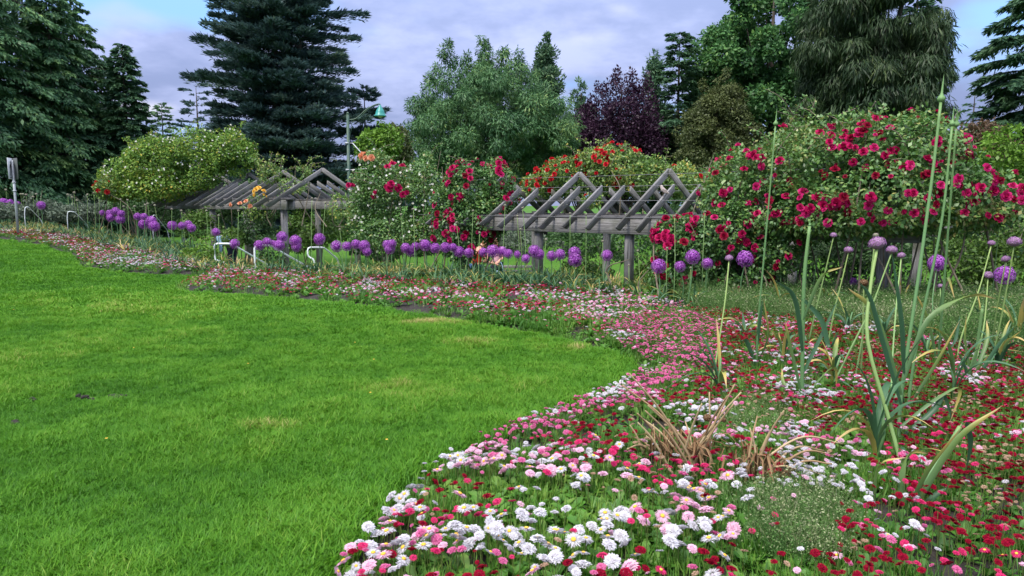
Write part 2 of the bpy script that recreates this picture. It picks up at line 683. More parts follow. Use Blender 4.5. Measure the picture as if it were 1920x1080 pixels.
M['petal_pale'] = leaf_mat('petal_pale_pink', [(0, (0.58, 0.27, 0.40)), (1, (0.76, 0.52, 0.64))], 0.25, 0.0)
M['petal_pink'] = leaf_mat('petal_pink', [(0, (0.42, 0.05, 0.17)), (1, (0.64, 0.19, 0.36))], 0.25, 0.0)
M['petal_rose'] = leaf_mat('petal_magenta', [(0, (0.38, 0.01, 0.07)), (1, (0.66, 0.05, 0.18))], 0.25, 0.0)
M['petal_red'] = leaf_mat('petal_crimson', [(0, (0.12, 0.003, 0.012)), (1, (0.30, 0.009, 0.032))], 0.25, 0.0)
M['petal_tan'] = leaf_mat('petal_faded', [(0, (0.24, 0.13, 0.08)), (1, (0.52, 0.36, 0.26))], 0.2, 0.0)
M['eye'] = solid_mat('daisy_eye', (0.62, 0.32, 0.02), (0.75, 0.45, 0.05), 0.8, 60)
M['rosette'] = leaf_mat('daisy_leaf', [(0, (0.028, 0.10, 0.012)), (0.5, (0.075, 0.21, 0.024)), (1, (0.19, 0.31, 0.05))], 0.3, 0.06, inst=True)
M['stem'] = leaf_mat('daisy_stem', [(0, (0.08, 0.14, 0.03)), (1, (0.17, 0.20, 0.07))], 0.1, 0.0)
M['grass'] = leaf_mat('grass_blade', [(0, (0.026, 0.110, 0.010)), (0.35, (0.074, 0.225, 0.014)), (0.65, (0.135, 0.300, 0.024)), (0.85, (0.25, 0.31, 0.06)), (1, (0.42, 0.35, 0.15))], 0.30, 0.03, inst=True)
M['weed'] = leaf_mat('fine_weed', [(0, (0.045, 0.12, 0.03)), (0.6, (0.11, 0.20, 0.06)), (1, (0.36, 0.38, 0.22))], 0.25, 0.0, inst=True)
GREENS = {
    'rose_leaf': [(0, (0.028, 0.085, 0.022)), (0.5, (0.07, 0.175, 0.036)), (0.85, (0.16, 0.28, 0.06)), (1, (0.26, 0.25, 0.07))],
    'rose_leaf_light': [(0, (0.04, 0.10, 0.02)), (0.5, (0.10, 0.20, 0.035)), (0.8, (0.22, 0.32, 0.06)), (1, (0.42, 0.34, 0.06))],
    'yellow_leaf': [(0, (0.04, 0.11, 0.02)), (0.5, (0.13, 0.25, 0.04)), (0.82, (0.27, 0.37, 0.06)), (1, (0.46, 0.36, 0.05))],
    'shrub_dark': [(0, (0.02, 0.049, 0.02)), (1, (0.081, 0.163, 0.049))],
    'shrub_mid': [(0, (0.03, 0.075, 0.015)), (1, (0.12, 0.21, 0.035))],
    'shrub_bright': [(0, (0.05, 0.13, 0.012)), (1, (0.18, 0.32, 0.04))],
    'shrub_brown': [(0, (0.05, 0.03, 0.018)), (1, (0.15, 0.09, 0.05))],
    'shrub_grey': [(0, (0.05, 0.075, 0.05)), (1, (0.16, 0.20, 0.14))],
    'cedar': [(0, (0.03, 0.085, 0.049)), (0.6, (0.085, 0.187, 0.079)), (1, (0.211, 0.332, 0.105))],
    'cypress': [(0, (0.046, 0.106, 0.066)), (1, (0.178, 0.294, 0.14))],
    'pine': [(0, (0.038, 0.077, 0.083)), (0.7, (0.091, 0.155, 0.147)), (1, (0.176, 0.242, 0.187))],
    'hemlock': [(0, (0.036, 0.10, 0.045)), (0.7, (0.11, 0.225, 0.085)), (1, (0.22, 0.31, 0.09))],
    'beech': [(0, (0.022, 0.01, 0.025)), (1, (0.068, 0.027, 0.06))],
    'olive': [(0, (0.046, 0.069, 0.026)), (1, (0.138, 0.163, 0.056))],
    'maple': [(0, (0.028, 0.085, 0.035)), (0.7, (0.075, 0.19, 0.055)), (1, (0.16, 0.29, 0.07))],
    'droop': [(0, (0.022, 0.046, 0.022)), (0.7, (0.055, 0.095, 0.040)), (1, (0.11, 0.15, 0.055))],
    'spruce': [(0, (0.032, 0.085, 0.059)), (1, (0.121, 0.228, 0.102))],
}
for k_, v_ in GREENS.items():
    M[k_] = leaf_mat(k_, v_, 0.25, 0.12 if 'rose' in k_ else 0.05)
BLOOMS = {'crimson': [(0, (0.22, 0.002, 0.03)), (1, (0.56, 0.014, 0.13))], 'magenta': [(0, (0.30, 0.004, 0.06)), (1, (0.64, 0.03, 0.20))], 'dark_red': [(0, (0.12, 0.002, 0.012)), (1, (0.32, 0.006, 0.04))], 'scarlet': [(0, (0.32, 0.003, 0.012)), (1, (0.56, 0.016, 0.03))],
          'white': [(0, (0.62, 0.60, 0.52)), (1, (0.82, 0.82, 0.78))], 'peach': [(0, (0.60, 0.20, 0.10)), (1, (0.82, 0.42, 0.26))],
          'yellow': [(0, (0.66, 0.34, 0.03)), (1, (0.82, 0.56, 0.12))]}
for k_, v_ in BLOOMS.items():
    M['bloom_' + k_] = leaf_mat('rose_petal_' + k_, v_, 0.2, 0.03)


# ------------------------------------------------------------------ setting: ground, lawn, bed, path
def sheet(name, poly, mat, lift, spacing, hfun=None, ymax=60):
    lo, hi = poly.min(0), poly.max(0)
    pts = [Vector(p) for p in poly]
    xs = np.arange(lo[0], hi[0], spacing)
    ys = np.arange(lo[1], min(hi[1], ymax), spacing)
    g = np.stack(np.meshgrid(xs, ys), -1).reshape(-1, 2) + RNG.uniform(-.1, .1, (len(xs) * len(ys), 2)) * spacing
    ins = inside(g, poly)
    g = g[ins]
    g = g[dist_line(g, np.vstack([poly, poly[:1]])) > spacing * 0.3]
    n = len(pts)
    v, e, f, *_ = delaunay_2d_cdt(pts + [Vector(p) for p in g], [], [list(range(n))], 1, 1e-5)
    v = np.array([tuple(p) for p in v])
    z = hplat(v[:, 0], v[:, 1]) + lift
    if hfun is not None:
        z = z + hfun(v)
    mb = MB()
    tri = np.array([t for t in f if len(t) == 3])
    a, b, c = v[tri[:, 0]], v[tri[:, 1]], v[tri[:, 2]]
    cr = (b - a)[:, 0] * (c - a)[:, 1] - (b - a)[:, 1] * (c - a)[:, 0]
    tri[cr < 0] = tri[cr < 0][:, ::-1]
    mb.add(np.column_stack([v, z]), tri, 0.5)
    o = mb.build(name, mat, None, True)
    o['kind'] = 'structure'
    return o


def ground_mat():
    mt, N, L = new_mat('grass_ground')
    tc = N.new('ShaderNodeTexCoord')
    pb = N.new('ShaderNodeBsdfPrincipled')
    pb.inputs['Roughness'].default_value = 0.95
    pb.inputs['Specular IOR Level'].default_value = 0.1
    cols = []
    for s, a, b in ((0.35, (0.035, 0.11, 0.012), (0.075, 0.17, 0.022)), (14, (0.022, 0.075, 0.008), (0.08, 0.18, 0.024))):
        n = N.new('ShaderNodeTexNoise')
        n.inputs['Scale'].default_value = s
        n.inputs['Detail'].default_value = 6
        L.new(tc.outputs['Object'], n.inputs['Vector'])
        r = N.new('ShaderNodeMapRange')
        r.inputs[1].default_value = .35
        r.inputs[2].default_value = .65
        L.new(n.outputs[0], r.inputs[0])
        cols.append(mix_node(N, L, r.outputs[0], a, b))
    L.new(mix_node(N, L, 0.5, cols[0], cols[1]), pb.inputs['Base Color'])
    out = N.new('ShaderNodeOutputMaterial')
    L.new(pb.outputs[0], out.inputs[0])
    return mt


M['ground'] = ground_mat()


def build_ground():
    def axis(lo, hi, s, far_lo, far_hi):
        a = list(np.arange(lo, hi + s, s))
        step = s
        while a[-1] < far_hi:
            step *= 1.35
            a.append(a[-1] + step)
        step = s
        while a[0] > far_lo:
            step *= 1.35
            a.insert(0, a[0] - step)
        return np.array(a)
    xs, ys = axis(-24, 14, 0.45, -1500, 1500), axis(-6, 34, 0.45, -300, 2200)
    X, Y = np.meshgrid(xs, ys)
    Z = terrain(X, Y).reshape(X.shape)
    P = np.stack([X.ravel(), Y.ravel()], 1)
    pl = inside(P, PLATEAU).reshape(X.shape)
    Z = np.where(pl, Z - 0.035, Z - 0.02) + (vnoise(P, 0.3, 5).reshape(X.shape) - 0.5) * np.where(pl, 0, 0.12)
    nx, ny = len(xs), len(ys)
    i = (np.arange(ny - 1)[:, None] * nx + np.arange(nx - 1)).ravel()
    mb = MB()
    mb.add(np.stack([X, Y, Z], -1), np.stack([i, i + 1, i + nx + 1, i + nx], 1))
    o = mb.build('ground', M['ground'], None, True)
    o['kind'] = 'structure'


build_ground()


def lawn_bumps(v):
    return (vnoise(v, 0.9, 1) - 0.5) * 0.03 + (vnoise(v, 3.0, 2) - 0.5) * 0.012


def bed_bumps(v):
    d = dist_line(v, FRONT)
    return 0.05 * sstep(0.0, 0.5, d) - 0.035 * (1 - sstep(0.0, 0.12, d)) + (vnoise(v, 5, 3) - 0.5) * 0.03


sheet('lawn', LAWN, M['ground'], 0.0, 0.45, lawn_bumps)
sheet('flower_bed', BED, M['soil'], -0.004, 0.28, bed_bumps)


def bedz(x, y):
    v = np.stack([np.ravel(x), np.ravel(y)], 1).astype(float)
    ins = inside(v, PLATEAU)
    return np.where(ins, hplat(v[:, 0], v[:, 1]) + bed_bumps(v), terrain(v[:, 0], v[:, 1]) - 0.02)


def sample_poly(poly, n, box=None):
    lo, hi = poly.min(0), poly.max(0)
    if box:
        lo, hi = np.maximum(lo, box[:2]), np.minimum(hi, box[2:])
    p = RNG.uniform(lo, hi, (n, 2))
    return p[inside(p, poly)]


def pxpoly(*pts):
    return np.array(pts, float)


# ------------------------------------------------------------------ grass on the lawn (stuff)
def grass_protos():
    out = []
    for k, (nb, spread, hh, wd) in enumerate(((34, .045, .048, .0042), (34, .05, .042, .0042), (30, .045, .055, .004), (46, .13, .05, .010), (46, .13, .045, .010))):
        mb = MB()
        ang = RNG.uniform(0, 2 * math.pi, nb)
        r = spread * np.sqrt(RNG.random(nb))
        P = np.stack([r * np.cos(ang), r * np.sin(ang), np.zeros(nb)], 1)
        lean = RNG.uniform(0, 2 * math.pi, nb)
        tilt = RNG.uniform(0.15, 1.0, nb)
        D = np.stack([np.cos(lean) * tilt, np.sin(lean) * tilt, np.ones(nb)], 1)
        h = hh * RNG.uniform(0.6, 1.2, nb)
        hz = norm(np.stack([np.cos(lean), np.sin(lean), np.zeros(nb)], 1))
        S = np.cross(norm(D), hz * 0.2 + np.array((0, 0, -1.0)))
        S = norm(np.where(np.linalg.norm(S, axis=1, keepdims=True) < 1e-3, np.array((1., 0, 0)), S))
        mid = P + norm(D) * h[:, None] * 0.6
        tip = mid + (norm(D) + hz * 0.7 - np.array((0, 0, 0.25))) * h[:, None] * 0.45
        w = wd * RNG.uniform(0.7, 1.2, nb)[:, None]
        v = np.stack([P - S * w / 2, P + S * w / 2, mid + S * w * 0.42, tip, mid - S * w * 0.42], 1).reshape(-1, 3)
        i = np.arange(nb) * 5
        tint = np.repeat(RNG.normal(0, 0.10, nb), 5)
        mb.add(v, np.stack([i, i + 1, i + 2, i + 4], 1), tint)
        mb.f.append(np.stack([i + 4, i + 2, i + 3], 1))
        out.append(mb.mesh('grass_tuft', M['grass']))
    return out


def build_grass():
    near = sample_poly(LAWN, 130000, (-9, 1.6, 4, 9.5))
    far = sample_poly(LAWN, 150000, (-30, 9.0, 4, 40))
    res = []
    for P, isnear in ((near, True), (far, False)):
        z = hplat(P[:, 0], P[:, 1]) + lawn_bumps(P)
        px, py, w = topx(np.column_stack([P, z]))
        keep = (px > -90) & (px < 2000) & (py < 1180)
        if isnear:
            dens = np.clip(4.2 / w, 0.35, 1) ** 1.5
        else:
            dens = np.clip(12.0 / w, 0.2, 1) ** 1.3
        keep &= RNG.random(len(P)) < dens
        P, z, px, py = P[keep], z[keep], px[keep], py[keep]
        big = vnoise(P, 0.55, 7)
        mid = vnoise(P, 1.7, 8)
        fine = vnoise(P, 5.0, 10)
        t = 0.36 + (big - 0.5) * 0.20 + (mid - 0.5) * 0.20 + (fine - 0.5) * 0.22 + RNG.normal(0, .05, len(P))
        for cx, cy, rx, ry, s in ((800, 606, 80, 9, .45), (1082, 655, 45, 9, .36), (520, 805, 70, 10, .30), (606, 955, 40, 18, .26), (760, 735, 120, 22, .22),
                                  (330, 640, 260, 40, .12), (150, 700, 200, 40, .06), (420, 590, 200, 24, .1), (160, 560, 260, 30, .12), (880, 640, 160, 20, .18), (480, 860, 90, 30, .12)):
            q = ((px - cx) / rx) ** 2 + ((py - cy) / ry) ** 2
            t += s * np.exp(-q) * (0.4 + 1.2 * fine)
        s = (0.75 + 0.6 * mid + 0.35 * (fine - .5))
        de = dist_line(P, FRONT)
        s = s * (1 + 0.55 * (1 - sstep(0.0, 0.45, de)) * (np.asarray(topx(np.column_stack([P, z]))[2]) < 8))
        bare = np.zeros(len(P), bool)
        for cx, cy, rx, ry in ((152, 746, 26, 5), (175, 752, 20, 4), (212, 746, 8, 5), (232, 747, 5, 4), (738, 775, 12, 4), (30, 795, 9, 4)):
            bare |= ((px - cx) / rx) ** 2 + ((py - cy) / ry) ** 2 < 1
        k = ~bare
        n = k.sum()
        rot = np.stack([RNG.normal(0, .12, n), RNG.normal(0, .12, n), RNG.uniform(0, 6.28, n)], 1)
        idx = RNG.integers(0, 3, n) if isnear else RNG.integers(3, 5, n)
        res.append((np.column_stack([P, z])[k], rot, s[k] * (1.0 if isnear else 0.95), idx, t[k]))
    a = [np.concatenate(q) for q in zip(*res)]
    scatter('grass', a[0], a[1], a[2], a[3], a[4], grass_protos())
    # a few dropped soil crumbs where the turf is scuffed, and yellow buttercups
    mb = MB()
    for cx, cy in ((150, 746), (160, 748), (172, 752), (212, 746), (216, 748), (232, 747), (738, 775), (28, 796), (740, 772), (1160, 716), (60, 752)):
        for _ in range(5):
            g = GH(cx + random.uniform(-6, 6), cy + random.uniform(-2, 2))
            sphere(mb, (g[0], g[1], g[2] + .015), random.uniform(.010, .024), 6, 4, sq=(1, 1, .7))
    o = mb.build('soil_crumbs', M['soil'])
    o['kind'] = 'stuff'
    mb = MB()
    for _ in range(9):
        g = GH(random.uniform(0, 900), random.uniform(580, 900))
        for a in np.arange(5) * 1.2566:
            kites(mb, np.array([[g[0], g[1], g[2] + .06]]), np.array([[math.cos(a), math.sin(a), .4]]), np.array([[0, 0, 1.]]), .011, .010, .5)
    o = mb.build('buttercup_specks', M['bloom_yellow'])
    o['kind'] = 'stuff'


build_grass()


# ------------------------------------------------------------------ trees
FINE = (2.3, .62)


def spray_tree(mb, base, H, R, prof, n_br, per_m, L, W, droop=0.35, rise=0.1, hang=0.3, t0=0.02, seed=0, fan=0.22, wood=None, jit=0.2, up=0.0, lean=(0, 0), tier=0, gap=0.0):
    """conifer: branches round a leader, each a drooping fan of sprays"""
    g = np.random.default_rng(seed)
    base = np.asarray(base, float)
    P_, D_, T_, L_ = [], [], [], []
    for i in range(n_br):
        t = t0 + (1 - t0) * (i + g.random()) / n_br
        if tier:
            t = (math.floor(t * tier) + 0.5 + g.normal(0, 0.16)) / tier
            t = min(max(t, t0), 0.99)
        az = i * 2.399963 + g.normal(0, .3)
        ln = R * prof(t) * (1 + g.normal(0, jit)) + 0.15
        if ln < 0.1:
            continue
        d = np.array((math.cos(az), math.sin(az), 0))
        o = base + np.array((lean[0] * t, lean[1] * t, H * t))
        s = np.sqrt(g.uniform(0.02, 1.0, max(3, int(per_m * FINE[0] * ln))))
        dr = droop * (0.7 + 0.6 * g.random())
        ctr = o + d * ln * s[:, None] + np.array((0, 0, 1)) * (ln * (rise * s - dr * s * s))[:, None]
        side = np.array((-d[1], d[0], 0))
        off = g.normal(0, 1, len(s)) * fan * ln * np.clip(1.05 - s, .12, 1) * (0.35 + s)
        ctr = ctr + side * off[:, None] - np.array((0, 0, 1)) * (np.abs(off) * 0.25 + g.exponential(0.06, len(s)) * ln * .3)[:, None]
        sg = np.sign(off)[:, None]
        dd = d * g.uniform(.4, 1.1, (len(s), 1)) + side * sg * g.uniform(.1, .9, (len(s), 1)) + np.array((0, 0, up - hang)) * g.uniform(.4, 1.4, (len(s), 1)) + g.normal(0, .18, (len(s), 3))
        P_.append(ctr)
        D_.append(dd)
        tb = g.normal(0, .16)
        T_.append(np.clip(0.42 + tb + g.normal(0, .18, len(s)), 0, 1))
        L_.append(L * FINE[1] * g.uniform(.5, 1.3, len(s)))
        if wood is not None and ln > 0.6 and i % 2 == 0:
            q = np.linspace(0, .85, 4)
            tube(wood, o + d * ln * q[:, None] + np.array((0, 0, 1)) * (ln * (rise * q - dr * q * q))[:, None], np.linspace(.016 * ln + .012, .008, 4), 4, cap=False)
    P, D, T, Ls = np.vstack(P_), np.vstack(D_), np.concatenate(T_), np.concatenate(L_)
    P = P + g.normal(0, .05 * L, P.shape)
    kites(mb, P, D, np.array((0, 0, 1.0)) + g.normal(0, .55, (len(P), 3)), Ls, Ls * W / L * g.uniform(.6, 1.3, len(P)), T, 0.06)


def cone(p=1.0, top=0.02):
    return lambda t: max(top, (1 - t) ** p)


def column_prof(t):
    return min(1.0, (1 - t) * 2.6 + .03) * (0.75 + .25 * math.sin(min(t * 3.2, 1.57)))


def tree_base(px, ytop, D):
    X = (px - 960) / F * D
    z0 = terr1(X, D)
    top = PY(px, ytop, D)[2]
    return np.array((X, D, z0)), top - z0


def conifer(name, label, px, ytop, D, wpx, mat, group=None, leaders=((0, 1.0),), **k):
    b, H = tree_base(px, ytop, D)
    R = wpx / 2 / F * D
    t = thing(name, label, 'tree', b, group)
    mb, wd = MB(), MB()
    for j, (dx, hs) in enumerate(leaders):
        bb = b + np.array((dx / F * D, (j % 3 - 1) * 0.8 * (len(leaders) > 1), 0))
        spray_tree(mb, bb, H * hs, R * (1 if len(leaders) == 1 else k.get('lr', .6)), wood=wd, seed=int(abs(px) * 7 + j), **{a: c for a, c in k.items() if a != 'lr'})
        tube(wd, bb + np.array([(0, 0, -.2), (0, 0, H * hs * .4), (0, 0, H * hs * .97)]), (0.018 * H + .06, .012 * H, .02), 8)
    mb.build('crown', M[mat], t)
    wd.build('trunk', M['bark'], t)
    return t


def blob_tree(name, label, px, ytop, D, wpx, mat, ybot=None, n_cl=70, per=420, leaf=.2, clr=0.9, group=None, seed=1, limbs=9, upright=0.0, spire=False, trunkr=0.3, asp=.62, hang=.25, tips=()):
    """broadleaf tree: limbs carrying separate leaf clumps, with gaps between them"""
    g = np.random.default_rng(seed)
    b, H = tree_base(px, ytop, D)
    R = wpx / 2 / F * D
    t = thing(name, label, 'tree', b, group)
    lo = 0.22 if ybot is None else (PY(px, ybot, D)[2] - b[2]) / H
    mb, wd = MB(), MB()
    tube(wd, b + np.array([(0, 0, -.2), (R * .03, 0, H * .3), (0, .1, H * .62), (0, 0, H * .9)]), (trunkr, trunkr * .8, trunkr * .45, .04), 8)
    cl = []
    while len(cl) < n_cl:
        q = g.uniform(-1, 1, 3)
        rr = math.hypot(q[0], q[1])
        zz = (q[2] + 1) / 2
        lim = math.sin(math.pi * min(1, zz * .80 + .16)) ** .7 if not spire else (1 - zz) ** .8
        if rr < lim and rr > lim * 0.25 * g.random():
            cl.append((q[0] * R * .9, q[1] * R * .9, H * (lo + (1 - lo) * zz * .97)))
    tipr = {}
    for dx, yt in tips:                     # upright tips above the crown
        z1 = (PY(px, yt, D)[2] - b[2])
        for f in (0.0, .03, .06, .10, .14, .19):
            cl.append((dx / F * D + g.normal(0, .12 * (1 + 10 * f)), g.normal(0, .2), z1 - f * H * .9 - .25))
            tipr[len(cl) - 1] = .32 + f * 3.2
    cl = np.array(cl)
    for c in cl[:limbs * 3]:
        zs = max(.12, c[2] / H - .22 - .25 * g.random())
        a = b + np.array((0, 0, H * zs))
        e = b + c
        m = (a + e) / 2 + np.array((0, 0, -.05 * H * (1 - upright)))
        tube(wd, bez([a, m, e], 8), np.linspace(trunkr * .3, .02, len(bez([a, m, e], 8))), 5, cap=False)
    for ci, c in enumerate(cl):
        tr = min(1.0, tipr.get(ci, 1.0))
        n = int(per * 2.0 * g.uniform(.5, 1.3) * max(.25, tr ** 1.5))
        cr = clr * g.uniform(.6, 1.3) * tr
        d = norm(g.normal(size=(n, 3)))
        r = cr * g.uniform(.25, 1.0, n) ** .5
        p = d * r[:, None] * np.array((1, 1, .7 + upright + (.5 if tr < 1 else 0))) + b + c
        p[:, 2] -= .1 * cr * g.random(n)
        dd = d * .7 + g.normal(0, .6, (n, 3)) + np.array((0, 0, -hang + upright))
        T = np.clip(.42 + g.normal(0, .14) + g.normal(0, .2, n), 0, 1)
        Ls = leaf * .68 * g.uniform(.5, 1.3, n)
        kites(mb, p, dd, d + np.array((0, 0, .9)) + g.normal(0, .5, (n, 3)), Ls, Ls * asp, T, .05)
    mb.build('crown', M[mat], t)
    wd.build('trunk', M['bark'], t)
    return t


def build_trees():
    G1 = 'dark cedars of the west grove'
    ced = dict(mat='cedar', prof=lambda t: (1 - t) ** .55, per_m=44, jit=.34, L=.46, W=.17, droop=.42, rise=.2, hang=.8, fan=.32)
    conifer('cedar_tree', 'broad dark cedar standing behind the pedestrian sign', -20, -230, 37, 300, group=G1, n_br=260, **ced)
    conifer('cedar_tree', 'tall dark cedar with a loose top just inside the cedar beside the sign', 122, -38, 40, 205, group=G1, n_br=240, **ced)
    conifer('cedar_tree', 'slim tipped dark cedar bordering the open blue gap of sky', 164, -12, 43, 170, group=G1, n_br=220, **ced)
    conifer('cedar_tree', 'thin topped far cedar rising between the two tallest cedars of the grove', 78, -40, 41, 170, group=G1, n_br=180, **ced)
    conifer('cedar_tree', 'short narrow cedar squeezed beside the pointed green spire', 210, 100, 45, 150, group=G1, n_br=120, **ced)
    conifer('cedar_tree', 'cedar at the frame edge left of the pedestrian sign', -110, -90, 34, 280, group=G1, n_br=110, **ced)
    conifer('spire_cedar', 'neat cone shaped green cedar at the end of the dark grove', 252, 80, 42, 128, 'spruce', n_br=170, prof=lambda t: (1 - t) ** .6, per_m=60, L=.5, W=.2, droop=.3, rise=.14, hang=.35, fan=.25)
    conifer('pale_cypress', 'small pale far cypress above the yellowing rambler rose', 318, 192, 62, 95, 'cypress', n_br=80, prof=cone(.6), per_m=30, L=.6, W=.28, droop=.2, rise=.2, hang=-.1, fan=.25, jit=.3)
    conifer('ragged_pine', 'small ragged dark pine beside the big layered pine', 383, 156, 54, 105, 'pine', n_br=46, prof=lambda t: .9 - .6 * t + .1 * math.sin(t * 40), per_m=26, L=.6, W=.22, droop=.1, rise=.16, hang=-.15, fan=.2, jit=.4, t0=.2)
    pine = dict(mat='pine', per_m=66, L=.62, W=.15, droop=.14, rise=.20, hang=-.1, up=.25, fan=.30)
    conifer('layered_pine', 'huge blue green pine with layered boughs', 535, -130, 46, 345, n_br=170, prof=lambda t: (1 - t) ** .36 * (.84 + .16 * math.sin(t * 70)) * (.72 + .28 * min(1, t * 3.2)), tier=19, jit=.18, t0=.02, leaders=((0, 1.0), (40, .97), (-46, .93)), lr=.80, **pine)
    conifer('bushy_pine', 'lower dark pine directly behind the teal street lamp', 690, 162, 48, 150, n_br=90, prof=lambda t: (1 - t) ** .5 * (.8 + .2 * math.sin(t * 40)), tier=8, jit=.22, t0=.05, **pine)
    blob_tree('weeping_hemlock', 'wide grey green weeping hemlock with several upright tips', 920, 118, 40, 345, 'hemlock', 350, n_cl=270, per=230, leaf=.36, clr=.70, seed=3, limbs=14, asp=.24, hang=.75,
              tips=((-78, 74), (-42, 96), (-12, 66), (-4, 92), (28, 84), (52, 92), (-100, 120), (82, 128), (110, 170), (-132, 190)))
    blob_tree('tall_cypress', 'pointed grey green cypress beside the weeping hemlock', 1018, 62, 46, 150, 'cypress', 360, n_cl=130, per=190, leaf=.42, clr=.62, seed=4, limbs=4, asp=.36, hang=-.5, spire=True, tips=((0, 62), (-7, 84), (9, 90)))
    blob_tree('small_cypress', 'short pale cypress between the pointed cypress and the purple beech', 1086, 145, 52, 110, 'cypress', 360, n_cl=80, per=170, leaf=.42, clr=.62, seed=6, limbs=3, asp=.36, hang=-.5, spire=True, tips=((0, 146),))
    blob_tree('purple_beech', 'dark purple leaved beech behind the scarlet rose mound', 1160, 140, 44, 195, 'beech', 365, n_cl=170, per=120, leaf=.25, clr=.60, seed=5, upright=.5, limbs=14, tips=((-40, 150), (-12, 126), (20, 124), (44, 138), (-62, 190)))
    blob_tree('thin_cedar', 'narrow green cedar just beside the purple beech', 1222, 94, 47, 120, 'spruce', 350, n_cl=90, per=150, leaf=.45, clr=.66, seed=7, limbs=3, asp=.34, hang=.1, spire=True, tips=((0, 94),))
    conifer('open_fir', 'sparse fir with bare trunk gaps and a bushy tip', 1264, 60, 44, 135, 'spruce', n_br=120, prof=lambda t: (.22 + 1.1 * (1 - t)) * (1 if t < .82 else .9) * (.5 if .6 < t < .72 else 1), per_m=60, L=.5, W=.18, droop=.34, rise=.34, hang=.2, fan=.34, jit=.55, t0=.1)
    blob_tree('olive_thicket_tree', 'olive brown bushy tree in front of the big maple', 1335, 150, 40, 160, 'olive', 380, n_cl=150, per=230, leaf=.2, clr=.60, seed=9, tips=((-26, 150), (14, 128), (40, 160)))
    blob_tree('big_maple', 'large bright green maple with sky showing through', 1432, -75, 45, 330, 'maple', 340, n_cl=190, per=330, leaf=.36, clr=.92, seed=13, limbs=16, trunkr=.42)
    blob_tree('young_maple', 'low green maple boughs over the olive tree', 1338, 112, 47, 110, 'maple', 260, n_cl=40, per=280, leaf=.33, clr=.8, seed=17)
    blob_tree('drooping_cedar', 'massive cedar with long hanging grey green sprays', 1615, -330, 33, 262, 'droop', 470, n_cl=430, per=230, leaf=.56, clr=.78, seed=19, limbs=10, asp=.13, hang=1.7, trunkr=.5)
    conifer('dark_cedar', 'dark cedar flank beside the sky gap behind the crimson roses', 1690, -60, 40, 130, 'spruce', n_br=120, prof=lambda t: (1 - t) ** .4, per_m=50, L=.62, W=.24, droop=.3, rise=.2, hang=.2, fan=.28)
    conifer('far_fir', 'small far open fir in the sky gap', 1806, 156, 66, 84, 'spruce', n_br=54, prof=lambda t: (1 - t) ** .7, per_m=24, L=.6, W=.2, droop=.3, rise=.2, hang=.1, fan=.16, jit=.3)
    conifer('layered_spruce', 'big dark spruce with long level boughs reaching over the sky gap', 1905, -60, 34, 270, 'spruce', n_br=150, prof=lambda t: (1 - t) ** .45 * (.85 + .15 * math.sin(t * 44)), per_m=70, L=.6, W=.16, droop=.36, rise=.2, hang=.5, fan=.26, jit=.28, tier=22)
    conifer('layered_spruce', 'spruce half out of the frame behind the red stalked end of the roses', 2030, -120, 38, 280, 'spruce', n_br=150, prof=lambda t: (1 - t) ** .5, per_m=60, L=.6, W=.2, droop=.34, rise=.2, hang=.4, fan=.2)
    # low far trees closing the gaps at the foot of the grove
    low = [(330, 262, 58, 120), (250, 250, 55, 110), (420, 262, 56, 120), (700, 262, 60, 160), (770, 250, 62, 130), (1060, 240, 58, 130), (1130, 262, 56, 120), (1290, 240, 56, 120), (1390, 262, 52, 140), (1480, 240, 50, 140), (1760, 262, 52, 120), (1850, 300, 50, 140)]
    for i, (px, yt, D, w) in enumerate(low):
        where = ['below the pale cypress', 'below the spire cedar', 'below the ragged pine', 'behind the street lamp', 'between the lamp and the hemlock', 'behind the pointed cypress', 'at the foot of the purple beech',
                 'at the foot of the sparse fir', 'under the olive tree', 'under the maple', 'beside the hanging cedar', 'under the layered spruce'][i]
        blob_tree('understorey_tree', 'low dark understorey tree ' + where, px, yt, D, w, 'shrub_dark' if i % 3 else 'olive', 372, n_cl=34, per=130, leaf=.34, clr=1.0, seed=40 + i, group='low trees at the foot of the grove', limbs=2)


build_trees()


# ------------------------------------------------------------------ pergolas
PA = rad(40)
AX, AU = np.array((math.cos(PA), -math.sin(PA), 0)), np.array((math.sin(PA), math.cos(PA), 0))
PW = 1.25
P0 = np.array((0.53, 13.7, 0))


def pg(s, u, z):
    return P0 + AX * s + AU * u + np.array((0, 0, z))


